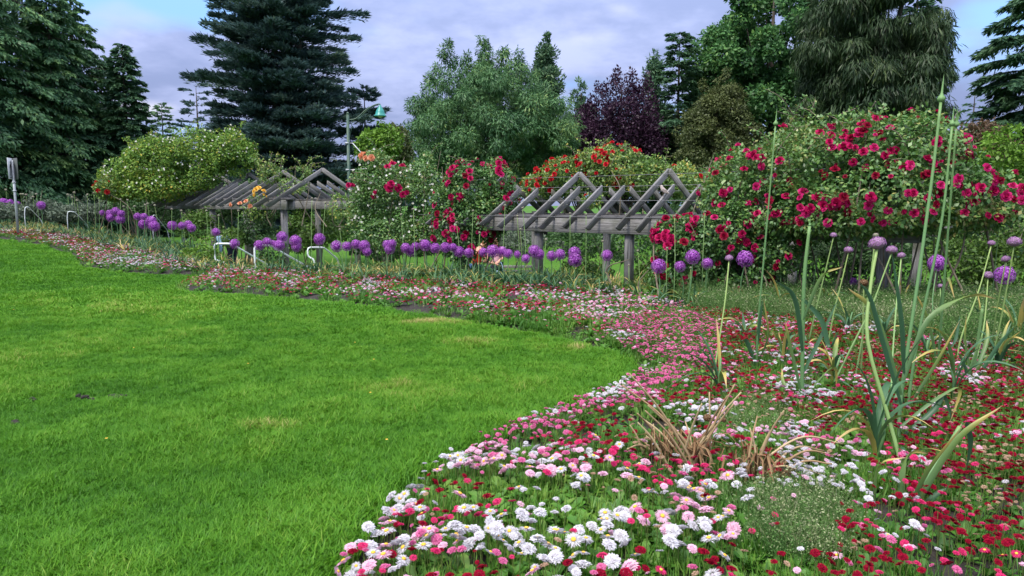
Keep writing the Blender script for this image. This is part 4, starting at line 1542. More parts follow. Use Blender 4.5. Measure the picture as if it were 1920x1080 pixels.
def allium(label, group, px, py, size, typ, Y, base_px=None, via=None, leaves=4, stem_t=.35, seed=0, name='allium', leafscale=1.0, sr=None):
    g = np.random.default_rng(seed)
    head = PY(px, py, Y)
    r = size * (1.12 if typ == 'globe' else 1.0) / 2 / F * Y
    if base_px:
        b = GH(*base_px)
        b = np.array((b[0], b[1], bedz([b[0]], [b[1]])[0]))
    else:
        bx, by = head[0] + g.normal(0, .04), Y + g.normal(0, .05)
        b = np.array((bx, by, bedz([bx], [by])[0]))
    t = thing(name, label, 'allium', b, group)
    pts = [b - np.array((0, 0, .02))]
    if via:
        for k, (vx, vy, f) in enumerate(via):
            pts.append(PY(vx, vy, b[1] + (head[1] - b[1]) * f))
    else:
        pts.append((b + head) / 2 + np.array((g.normal(0, .02), 0, 0)))
    pts.append(head - np.array((0, 0, r * (.6 if typ != 'bud' else 0))))
    q = bez(pts, 16)
    sr = sr or max(.0045, min(.009, r * .10))
    mb = MB()
    tube(mb, q, np.linspace(sr * 1.25, sr * .85, len(q)), 7, np.repeat(np.clip(stem_t + .25 * np.linspace(0, 1, len(q)), 0, 1), 7))
    mb.build('stem', M['allium_stem'], t, True)
    if typ == 'bud':
        tg = norm(q[-1] - q[-2])
        link('flower_bud', BUDM, t, Vector(head) - t.location, Vector(tg).to_track_quat('Z', 'Y').to_euler(), float(r * 1.25))
    elif typ == 'brown':
        link('seed_head', BROWN, t, Vector(head) - t.location, (g.normal(0, .2), g.normal(0, .2), g.uniform(0, 6)), float(r))
    else:
        hm = HEADS[typ][g.integers(len(HEADS[typ]))]
        link(hm.name.split('.')[0], hm, t, Vector(head) - t.location, (g.normal(0, .2), g.normal(0, .2), g.uniform(0, 6)), float(r))
    for k in range(leaves):
        link('leaf', LEAVES[g.integers(6)], t, (0, 0, 0), (g.normal(0, .12), g.normal(0, .12), g.uniform(0, 6.28)), float(g.uniform(.75, 1.15) * leafscale))
    return t


GLOBES = [(2, 380, 12), (7, 379, 14), (15, 384, 12), (19, 379, 10), (32, 384, 13), (77, 385, 14), (192, 399, 10), (206, 400, 13), (207, 408, 14), (217, 396, 14), (227, 401, 13), (226, 411, 16), (258, 406, 13), (270, 406, 12),
          (269, 420, 17), (284, 414, 17), (289, 424, 18), (323, 423, 16), (341, 423, 13), (353, 420, 13), (359, 427, 15), (405, 435, 14), (440, 457, 17), (486, 460, 18), (501, 454, 16), (512, 457, 13), (523, 460, 20), (529, 444, 19),
          (554, 452, 21), (556, 463, 18), (599, 448, 20), (559, 432, 9), (574, 426, 9), (580, 434, 10), (631, 462, 21), (650, 462, 17), (667, 458, 17), (683, 461, 20), (688, 472, 16), (726, 459, 17), (735, 457, 16), (731, 467, 19),
          (761, 465, 18), (770, 472, 19), (779, 462, 15), (797, 460, 21), (816, 465, 18), (835, 464, 18), (849, 464, 15), (860, 472, 20), (879, 474, 17), (906, 473, 16), (924, 471, 23), (941, 472, 19), (953, 476, 17), (970, 477, 13),
          (986, 485, 16), (1002, 471, 22), (1012, 477, 18), (1034, 480, 18), (1050, 477, 19), (1077, 474, 22), (1078, 487, 25), (1138, 479, 20), (1235, 499, 26), (1275, 500, 20), (1299, 482, 26), (1326, 494, 20), (1397, 485, 29)]
SEEDS = [(11, 356), (39, 364), (43, 364), (49, 365), (62, 369), (68, 364), (127, 365), (135, 370), (139, 361), (144, 376), (164, 365), (176, 362), (186, 372), (226, 374), (232, 387), (239, 375), (252, 387), (272, 384), (277, 382),
         (290, 385), (322, 392), (340, 395), (387, 395), (410, 404), (447, 395), (585, 372), (610, 380), (637, 430), (752, 402), (775, 392), (856, 417), (887, 395), (899, 436), (947, 385), (970, 405), (980, 390), (976, 430), (1024, 449),
         (1069, 400), (1099, 402), (1130, 452), (1179, 497), (1196, 470), (1251, 465), (1265, 405), (1295, 502), (1322, 397), (1330, 492), (1461, 400), (1473, 482), (1539, 336), (1519, 420), (1612, 411), (1880, 372)]
ZONES = [(100, 'beside the pedestrian sign'), (246, 'under the yellow green rambler'), (370, 'before the dim pergola rafters'), (470, 'by the looped white handrail'), (620, 'before the entrance gable'),
         (745, 'before the white specked bush rose'), (865, 'before the upright crimson rose'), (975, 'before the people'), (1110, 'before the grey gables'), (1245, 'around the front pergola post'), (1345, 'before the hanging roses'),
         (2000, 'under the huge rose')]


def zone_labels(items, kind):
    out, cnt = {}, {}
    for it in sorted(items):
        z = next(w for lim, w in ZONES if it[0] < lim)
        cnt[z] = cnt.get(z, 0) + 1
        out[it] = '%s, %s from the left of those %s' % (kind, ORD[cnt[z] - 1], z)
    return out


def build_alliums():
    lab = zone_labels(GLOBES, 'purple allium globe')
    for i, it in enumerate(GLOBES):
        px, py, s = it
        Yb = back_depth(px)
        Y = Yb * .96 - .25 + .35 * random.random()
        if s < 11 and 550 < px < 590:
            Y = Yb + 9
        # bigger pixel size -> a little nearer
        if px > 1200:
            Y = min(Yb - .4, 9.95) - .03 * (s - 20)
        allium(lab[it], 'purple alliums along the back of the bed', px, py, s, 'globe', Y, leaves=5, seed=500 + i, stem_t=.15 if px > 100 else .2)
    lab = zone_labels(SEEDS, 'thin button-headed allium stalk')
    for i, it in enumerate(SEEDS):
        px, py = it
        Y = min(back_depth(px) * .97, 10.2 if px > 1190 else 99) - .3 * random.random()
        allium(lab[it], 'thin allium stalks with button heads', px, py, 5.0 if px < 700 else 5.5, 'button', Y, leaves=1, seed=700 + i, stem_t=.5, name='allium_stalk', sr=.006)
    GF = 'half open alliums among the red daisies'
    near = [
        ('large half open mauve allium on a bowed pale stem, biggest of the half open ones', 1645, 457, 33, 'opening', 4.0, (1694, 900), [(1668, 790, .3), (1627, 640, .6), (1632, 540, .85)], .62, 2),
        ('mauve allium just touching the largest half open head', 1672, 469, 21, 'opening', 5.4, (1555, 745), [(1592, 660, .3), (1632, 580, .6), (1655, 520, .85)], .55, 1),
        ('small mauve allium beside the largest half open head, on a leaning stem', 1690, 479, 15, 'opening', 5.6, (1672, 800), [(1672, 700, .4), (1680, 580, .7)], .5, 1),
        ('little pinkish allium bud peeping above the largest half open head', 1642, 441, 11, 'button', 5.5, (1600, 735), [(1622, 600, .5)], .55, 0),
        ('closed mauve allium beside a crimson bloom on a long slanting stem', 1563, 441, 13, 'opening', 6.8, (1512, 660), [(1535, 560, .5), (1552, 490, .8)], .6, 1),
        ('domed mauve allium between the two thickest leek stems', 1591, 469, 17, 'opening', 6.6, (1548, 672), [(1565, 580, .5), (1580, 520, .8)], .7, 1),
        ('pinkish allium bud on a straight lone stem rising before the hanging rose', 1367, 484, 16, 'opening', 5.5, (1333, 746), [(1345, 660, .35), (1360, 560, .7)], .7, 0),
        ('dull tan allium head left of the bowed stem', 1620, 530, 16, 'brown', 5.4, (1612, 730), [(1617, 640, .5)], .6, 0),
        ('small closed mauve allium near the edge of the picture, upper of two close stems', 1859, 456, 14, 'opening', 6.2, (1795, 700), [(1800, 640, .3), (1835, 545, .65)], .7, 2),
        ('bright mauve allium head on the outermost long stem', 1902, 454, 26, 'opening', 6.0, (1850, 690), [(1868, 640, .3), (1888, 540, .7)], .65, 2),
        ('mid sized mauve allium just below the brightest outermost head', 1886, 486, 17, 'opening', 6.1, (1860, 680), [(1866, 600, .5)], .65, 1),
        ('mauve dome allium with green neck low beside the purple outermost globe', 1853, 516, 18, 'opening', 6.3, (1825, 700), [(1845, 610, .5)], .65, 1),
        ('violet allium globe at the outer edge behind two green stems', 1884, 516, 33, 'globe', 7.2, (1880, 650), None, .4, 2),
        ('violet allium globe between the two tallest leek stalks', 1757, 493, 29, 'globe', 7.4, (1755, 655), None, .3, 2),
        ('small mauve allium low beneath the violet globe between the leek stalks', 1763, 536, 10, 'opening', 7.2, (1762, 660), None, .5, 0),
        ('faint violet allium half hidden in the dark by the thick post', 1600, 528, 14, 'globe', 10.3, None, None, .3, 1),
    ]
    for i, (lb, px, py, s, ty, Y, bp, via, st, nl) in enumerate(near):
        allium(lb, GF, px, py, s, ty, Y, bp, via, nl, st, 900 + i, sr=.0095 if i == 0 else .006)
    # leeks: tall stems with pointed buds and broad leaves drawn one by one
    GL = 'leek plants with pointed buds'
    leeks = [
        ('tallest leek stalk with a green bud and long beak against the sky', (1764, 192), 11, (1684, 850), [(1690, 740, .3), (1722, 520, .6), (1748, 330, .85)], 4.4, .0095,
         [[(1690, 760), (1655, 640), (1632, 560), (1612, 530)], [(1690, 740), (1640, 590), (1590, 540)], [(1692, 720), (1740, 600), (1820, 555), (1868, 560)], [(1688, 800), (1760, 745), (1800, 730), (1782, 790)], [(1690, 820), (1750, 770), (1770, 742), (1788, 800)],
          [(1695, 700), (1690, 600), (1672, 470)]]),
        ('leek stalk with twin green buds, leaning side of the pair', (1785, 237), 8, (1700, 780), [(1720, 640, .4), (1765, 420, .7)], 4.9, .0085, [[(1705, 760), (1750, 690), (1800, 600)], [(1700, 770), (1670, 680), (1650, 640)]]),
        ('leek stalk with twin green buds, straight side of the pair', (1793, 238), 8, (1757, 700), [(1765, 600, .3), (1778, 430, .65)], 5.6, .0085, [[(1757, 680), (1740, 600), (1715, 545)], [(1757, 690), (1790, 640), (1800, 590)], [(1760, 590), (1775, 520), (1790, 560)]]),
        ('single leek stalk with a pale pointed bud before the huge crimson rose', (1454, 236), 7, (1418, 700), [(1422, 600, .3), (1438, 420, .7)], 6.0, .0075, [[(1418, 690), (1400, 640), (1388, 640)], [(1420, 680), (1440, 630), (1432, 560)], [(1418, 660), (1425, 600), (1430, 560)]]),
        ('thick leek stalk ending in a bleached tip beside the pale back post', (1518, 424), 4, (1503, 775), [(1505, 640, .4), (1508, 520, .7)], 4.9, .0125,
         [[(1503, 740), (1480, 640), (1472, 600)], [(1505, 700), (1535, 640), (1572, 560)], [(1505, 660), (1490, 560), (1452, 525)], [(1503, 760), (1530, 720), (1565, 690), (1568, 740)], [(1503, 765), (1470, 720), (1466, 690)], [(1506, 600), (1540, 520), (1580, 500)],
          [(1506, 560), (1540, 600), (1555, 650), (1572, 620)]]),
        ('short leek with a bent leaf low among the crimson daisies near the corner', (1800, 800), 3, (1702, 980), [(1720, 920, .4), (1770, 850, .8)], 3.25, .012,
         [[(1702, 975), (1735, 890), (1812, 790)], [(1702, 975), (1790, 830), (1880, 760)], [(1700, 978), (1690, 900), (1708, 850), (1740, 850)], [(1704, 976), (1752, 930), (1775, 915)], [(1640, 990), (1640, 920), (1650, 870), (1700, 857)], [(1812, 792), (1820, 830), (1812, 880)]]),
        ('short leek with yellowing bent leaves beside the outer daisies', (1838, 640), 4, (1815, 735), [(1820, 690, .5)], 5.3, .010,
         [[(1815, 730), (1780, 712), (1745, 715), (1738, 738)], [(1815, 730), (1850, 715), (1892, 722)], [(1815, 728), (1835, 690), (1855, 665)], [(1815, 730), (1810, 690), (1795, 660)], [(1818, 732), (1870, 650), (1905, 610)]]),
        ('leek stub with bleached leaf tips standing between the outer mauve alliums', (1842, 578), 4, (1822, 720), [(1832, 650, .5)], 5.6, .012, [[(1822, 715), (1810, 640), (1812, 590)], [(1824, 712), (1850, 640), (1850, 600)], [(1880, 660), (1890, 640), (1915, 620)]]),
    ]
    for i, (lb, hd, s, bp, via, Y, sr, lv) in enumerate(leeks):
        t = allium(lb, GL, hd[0], hd[1], s, 'bud', Y, bp, via, 0, .35, 950 + i, name='leek', sr=sr)
        b = np.array(t.location)
        g = np.random.default_rng(960 + i)
        for k, pts in enumerate(lv):
            d0 = g.uniform(-.25, .2)
            q = bez([PY(x, y, b[1] + d0 * j / max(1, len(pts) - 1)) for j, (x, y) in enumerate(pts)], 16)
            mb = MB()
            dry = g.random() < .45
            ribbon(mb, q, g.uniform(.022, .036), norm(np.array((.75, -.25, .5)) + g.normal(0, .2, 3)), .22 if not dry else .5, .3 if not dry else 1.0, .3)
            mb.build('leaf', M['strap'], t)


build_alliums()


def build_leek_tufts():
    spots = [(1395, 655, 'beside the single leek stalk'), (1466, 700, 'in front of the bleached leek'), (1560, 735, 'between the bleached leek and the bowed stem'), (1590, 640, 'behind the bowed stem'), (1655, 655, 'right of the bowed stem'),
             (1735, 690, 'between the twin bud stalks'), (1785, 770, 'right of the tallest leek'), (1868, 715, 'near the outer mauve alliums'), (1905, 665, 'outermost at the back'), (1545, 600, 'behind the bleached leek'), (1840, 640, 'behind the leek stub'),
             (1640, 880, 'at the foot of the bowed stem'), (1350, 760, 'beside the lone bud stem'), (1300, 590, 'at the narrow end of the weedy strip'), (1460, 600, 'on the weedy strip by the pale post'), (1690, 600, 'on the weedy strip by the thick post')]
    for i, (x, y, w) in enumerate(spots):
        b = GH(x, y)
        b[2] = bedz([b[0]], [b[1]])[0]
        t = thing('leek', 'flowerless leek with bent yellowing leaves ' + w, 'leek', b, 'flowerless leeks in the near bed')
        g = np.random.default_rng(1200 + i)
        n = g.integers(6, 10)
        H = g.uniform(.36, .72)
        mb = MB()
        tube(mb, [b + (0, 0, -.03), b + (g.normal(0, .015), 0, H * .25), b + (g.normal(0, .03), 0, H * .5)], (.014, .011, .007), 8, g.uniform(.2, .45))
        mb.build('stem', M['allium_stem'], t, True)
        for k in range(n):
            a = g.uniform(0, 6.28)
            d = np.array((math.cos(a), math.sin(a) * .8, 0))
            L = H * g.uniform(.7, 1.15)
            st = b + np.array((0, 0, H * g.uniform(.03, .3)))
            u = np.linspace(0, 1, 10)
            ar = g.uniform(.25, 1.5)
            q = st + d * (L * u * (.22 + .45 * ar * u))[:, None] + np.array((0, 0, 1)) * (L * (u - .62 * ar * u ** 2.3))[:, None]
            q[:, 2] = np.maximum(q[:, 2], b[2] + .012)
            dry = g.random() < .5
            mb = MB()
            ribbon(mb, q, g.uniform(.020, .042), (-d[1], d[0], g.normal(0, .25)), g.uniform(.15, .5) if not dry else g.uniform(.5, .8), .35 if not dry else 1.0, .3)
            mb.build('leaf', M['strap'], t)


build_leek_tufts()


# ------------------------------------------------------------------ dried stalk clumps
def build_dry():
    clumps = [('bundle of dry tan allium stalks with a brown seed head among white daisies', (1300, 905), 3.5, [(1180, 700), (1215, 760), (1330, 735), (1390, 735), (1378, 720), (1340, 800), (1285, 790), (1210, 770)]),
              ('arching fan of dry tan stalks bending towards the crimson daisies', (1410, 925), 3.35, [(1545, 845), (1580, 832), (1500, 880), (1420, 780), (1470, 770), (1380, 860), (1560, 870), (1530, 905)]),
              ('small clump of dry brown stalks beside the tallest bundle', (1245, 885), 3.6, [(1195, 775), (1225, 795), (1210, 810), (1190, 820)])]
    for ci, (lb, bp, Y, tips) in enumerate(clumps):
        b = GH(*bp)
        b[2] = bedz([b[0]], [b[1]])[0]
        t = thing('dried_allium', lb, 'dried plant', b, 'dried allium clumps')
        g = np.random.default_rng(30 + ci)
        for k, (x, y) in enumerate([(x + dx, y + dy) for x, y in tips for dx, dy in ((0, 0), (-14, 22))]):
            e = PY(x, y, b[1] + g.uniform(-.25, .25))
            s = b + np.array((g.normal(0, .05), g.normal(0, .05), -.01))
            m = s * .45 + e * .55 + np.array((0, 0, .02 + (.16 if ci == 1 else .05) * np.linalg.norm((e - s)[:2])))
            q = bez([s, m, e], 14)
            mb = MB()
            tube(mb, q, np.linspace(.0075, .0038, len(q)), 6, g.uniform(.55, 1.0))
            mb.build('stalk', M['dry'], t)
        mb = MB()
        for k in range(46):
            a = g.uniform(0, 6.28)
            s = b + np.array((g.normal(0, .05), g.normal(0, .05), 0))
            L = g.uniform(.12, .28)
            d = np.array((math.cos(a), math.sin(a), 0))
            q = np.array([s, s + d * L * .25 + (0, 0, L * .75), s + d * L * .5 + (0, 0, L * g.uniform(.5, .9)), s + d * L * .7 + (0, 0, L * g.uniform(.1, .7))])
            ribbon(mb, q, g.uniform(.005, .014), (-d[1], d[0], .3), g.uniform(.0, .4), g.uniform(.0, .6), .3)
        o = mb.build('dead_leaves', M['dry'], t)
        o['kind'] = 'stuff'
        if ci == 0:
            h = PY(1326, 783, b[1])
            link('seed_head', BROWN, t, Vector(h) - t.location, (0, 0, 0), .024)
            h = PY(1357, 787, b[1] + .05)
            link('seed_head', BROWN, t, Vector(h) - t.location, (0, 0, 0), .016)


build_dry()


# ------------------------------------------------------------------ daisies
def head_mesh(kind, mat, seed, lod=0):
    g = np.random.default_rng(seed)
    mb = MB()
    if kind == 'pompon':
        rings = ((1.0, 22, .05, .30), (.92, 20, .22, .30), (.74, 16, .36, .28), (.5, 12, .46, .26), (.26, 7, .50, .22)) if not lod else ((1.0, 11, .05, .5), (.72, 9, .3, .5), (.35, 5, .44, .5))
    else:
        rings = ((1.0, 26, .08, .13), (.96, 24, .20, .13), (.82, 18, .30, .13)) if not lod else ((1.0, 13, .08, .24), (.85, 10, .24, .24))
    for r, n, z, w in rings:
        a = (np.arange(n) + g.random(n) * .5) / n * 6.283
        d = np.stack([np.cos(a), np.sin(a), np.zeros(n)], 1)
        rr = r * g.uniform(.86, 1.08, n)
        P = d * (rr * (.25 if kind != 'pompon' else .45))[:, None] + np.array((0, 0, 1)) * (z * .8)
        tip = d * rr[:, None] + np.stack([np.zeros(n), np.zeros(n), z * .8 + g.normal(.04, .07, n)], 1)
        kites(mb, P, tip - P, np.array((0, 0, 1.0)) + g.normal(0, .25, (n, 3)), np.linalg.norm(tip - P, axis=1), w * g.uniform(.8, 1.2, n), np.clip(g.normal(.55, .22, n) + .2 * (r - .6), 0, 1), .08)
    sphere(mb, (0, 0, .08), .42 if kind == 'pompon' else .22, 8, 5, .15, sq=(1, 1, .7))
    return mb


def stem_mb(h=1.0, r=.0016, n=4, bendx=.0):
    mb = MB()
    tube(mb, [(0, 0, 0), (bendx, 0, h * .5), (0, 0, h)], r, n, .5, cap=False)
    return mb


DK = ('white', 'pale', 'pink', 'rose', 'red', 'tan')
MATK = {'white': 'petal_white', 'pale': 'petal_pale', 'pink': 'petal_pink', 'rose': 'petal_rose', 'red': 'petal_red', 'tan': 'petal_tan'}
FORM = {'white': ('quill', 'pompon'), 'pale': ('quill', 'pompon'), 'pink': ('pompon', 'pompon'), 'rose': ('quill', 'pompon'), 'red': ('pompon', 'pompon'), 'tan': ('quill', 'quill')}


def zone_weights(px, py):
    n = len(px)
    W = np.zeros((n, 6))
    W[:] = (.06, .08, .10, .12, .58, .06)                 # general crimson area
    P = np.stack([px, py], 1)

    def zone(poly, w):
        W[inside(P, np.array(poly, float))] = w
    zone([(-400, 400), (420, 400), (420, 540), (-400, 540)], (.12, .22, .18, .12, .26, .10))
    zone([(-400, 400), (300, 400), (220, 470), (130, 480), (-400, 470)], (.10, .14, .14, .12, .44, .06))
    zone([(230, 478), (410, 490), (410, 530), (150, 512)], (.5, .22, .1, .05, .06, .07))
    zone([(310, 500), (1180, 520), (1260, 600), (1210, 720), (1000, 640), (300, 560)], (.10, .17, .22, .16, .25, .10))
    zone([(480, 500), (1240, 520), (1250, 580), (1100, 575), (900, 556), (480, 535)], (.09, .14, .12, .15, .40, .10))
    zone([(1060, 570), (1260, 565), (1300, 600), (1200, 640), (1060, 600)], (.16, .38, .30, .04, .06, .06))
    zone([(1130, 625), (1260, 590), (1345, 615), (1350, 690), (1290, 725), (1190, 770), (1020, 850), (930, 905), (860, 890), (820, 860), (1050, 775), (1200, 700)], (.02, .12, .78, .05, .02, .01))
    zone([(1120, 770), (1330, 730), (1560, 760), (1560, 880), (1330, 850), (1180, 870), (1010, 880)], (.20, .14, .12, .16, .32, .06))
    zone([(1240, 790), (1460, 770), (1540, 830), (1480, 870), (1250, 860)], (.56, .16, .06, .06, .08, .08))
    zone([(690, 930), (800, 890), (930, 870), (1260, 880), (1440, 900), (1420, 1090), (640, 1090)], (.46, .12, .10, .16, .10, .06))
    zone([(800, 880), (950, 860), (1010, 930), (860, 960)], (.28, .46, .2, .02, .02, .02))
    zone([(700, 910), (800, 895), (830, 960), (790, 1000), (710, 1010)], (.78, .06, .03, .08, .03, .02))
    zone([(800, 935), (970, 920), (970, 1010), (820, 1020)], (.04, .02, .03, .25, .64, .02))
    zone([(840, 985), (960, 985), (960, 1090), (690, 1090), (700, 1030)], (.14, .10, .10, .50, .14, .02))
    zone([(1000, 950), (1160, 930), (1260, 960), (1130, 1060), (1000, 1060)], (.74, .16, .02, .03, .03, .02))
    zone([(1180, 910), (1380, 905), (1380, 960), (1220, 970)], (.32, .14, .06, .42, .02, .04))
    zone([(1230, 960), (1400, 950), (1380, 1090), (1180, 1090)], (.70, .16, .02, .03, .02, .07))
    zone([(1450, 870), (1620, 850), (1640, 970), (1480, 1000)], (.62, .24, .04, .03, .02, .05))
    zone([(1520, 850), (1640, 850), (1640, 885), (1520, 885)], (.15, .35, .4, .05, .0, .05))
    zone([(1195, 690), (1130, 742), (1050, 776), (960, 808), (900, 834), (850, 862), (800, 888), (860, 905), (960, 880), (1050, 842), (1130, 800), (1240, 765), (1290, 725)], (.01, .12, .80, .05, .01, .01))
    zone([(800, 888), (850, 862), (930, 870), (1000, 900), (940, 935), (830, 930)], (.22, .52, .22, .02, .01, .01))
    return W / W.sum(1, keepdims=True)


def daisy_field():
    box = (-26, 2.0, 9.5, 31)
    P = np.vstack([sample_poly(BED, 330000, box), sample_poly(BED, 95000, (-1.2, 2.0, 8.0, 9.5))])
    z = bedz(P[:, 0], P[:, 1])
    px, py, w = topx(np.column_stack([P, z]))
    ok = (px > -60) & (px < 1990) & (py < 1190)
    # daisies keep to the front of the bed; the strip behind is left to the alliums
    ylim = np.interp(px, [-100, 0, 130, 250, 400, 600, 750, 900, 1050, 1200, 1300, 1450, 1700, 1990], [430, 432, 442, 470, 506, 520, 531, 540, 548, 562, 590, 610, 622, 632])
    ok &= py > ylim + RNG.normal(0, 3, len(P)) * np.clip(8 / w, .3, 1)
    edge = dist_line(P, FRONT)
    ok &= edge > .10
    P, z, px, py, w, edge = P[ok], z[ok], px[ok], py[ok], w[ok], edge[ok]
    area = 0.0
    # density: candidates thinned per zone
    dens = np.full(len(P), .36)
    pk = inside(np.stack([px, py], 1), np.array([(1130, 625), (1260, 590), (1345, 615), (1350, 690), (1290, 725), (1190, 770), (1020, 850), (930, 905), (850, 880), (1050, 775), (1200, 700)], float))
    dens[pk] = .95
    dens[(w > 9.5) & ~pk] = 1.1
    dens[(px > 1300) & (py > 600) & (py < 1100)] = .95
    dens[(px > 640) & (px < 1420) & (py > 880)] = .42
    for poly, d in (([(1330, 940), (1560, 960), (1560, 1090), (1400, 1090)], .05), ([(1040, 1000), (1010, 980), (900, 960), (1000, 1060)], .2), ([(640, 1020), (720, 1040), (700, 1090), (600, 1090)], .12), ([(1250, 860), (1460, 860), (1440, 930), (1240, 920)], .12),
                    ([(1360, 780), (1480, 790), (1470, 850), (1360, 850)], .13), ([(1560, 830), (1690, 850), (1660, 1000), (1560, 980)], .22)):
        m = inside(np.stack([px, py], 1), np.array(poly, float))
        dens[m] = d
    rb = inside(np.stack([px, py], 1), np.array([(1195, 690), (1130, 742), (1050, 776), (960, 808), (900, 834), (840, 868), (780, 905), (860, 915), (960, 885), (1050, 842), (1130, 800), (1240, 765), (1290, 725)], float))
    dens[rb] = .9
    cl = vnoise(P, 2.6, 30) * .6 + vnoise(P, 7.0, 31) * .4
    dens *= np.clip((cl - .26) * 3.4, .12, 1.6)
    dens[(w > 7) & (edge < .22) & (px < 1150)] *= .35
    keep = RNG.random(len(P)) < dens
    P, z, px, py, w = P[keep], z[keep], px[keep], py[keep], w[keep]
    # keep heads apart
    cell = {}
    order = np.argsort(w)
    sel = []
    for i in order:
        md = .031 if w[i] < 9 else .042
        kx, ky = int(P[i, 0] // md), int(P[i, 1] // md)
        bad = False
        for a in (-1, 0, 1):
            for b in (-1, 0, 1):
                for j in cell.get((kx + a, ky + b), ()):
                    if (P[i, 0] - P[j, 0]) ** 2 + (P[i, 1] - P[j, 1]) ** 2 < md * md:
                        bad = True
        if not bad:
            cell.setdefault((kx, ky), []).append(i)
            sel.append(i)
    sel = np.array(sel)
    P, z, px, py, w = P[sel], z[sel], px[sel], py[sel], w[sel]
    W = zone_weights(px, py)
    # neighbours flower alike: colour picked by smooth noise, not flower by flower
    u = np.clip((vnoise(P, 2.0, 33) * .55 + vnoise(P, 5.5, 34) * .45 - .5) * 2.1 + .5 + RNG.normal(0, .13, len(P)), 0, .9999)
    u = np.where(RNG.random(len(P)) < .18, RNG.random(len(P)), u)
    kind = (u[:, None] > np.cumsum(W, 1)).sum(1).clip(0, 5)
    h = RNG.uniform(.085, .15, len(P)) * np.where(w < 4.2, 1.1, 1.0)
    r = (.0108 + .0117 * RNG.random(len(P)) ** .7) * np.where((kind == 0) | (kind == 1), 1.18, 1.0) * np.where((w < 3.9) & (px < 1420), 1.18, 1.0)
    r = np.where((kind < 2) & (w < 3.7) & (px < 1420), r * 1.22, r)
    r = np.where(kind == 5, r * .75, r) * np.where(w > 9, 1.18, 1.0)
    r = np.where(RNG.random(len(P)) < .12, r * .6, r)
    return P, z, px, py, w, kind, h, r


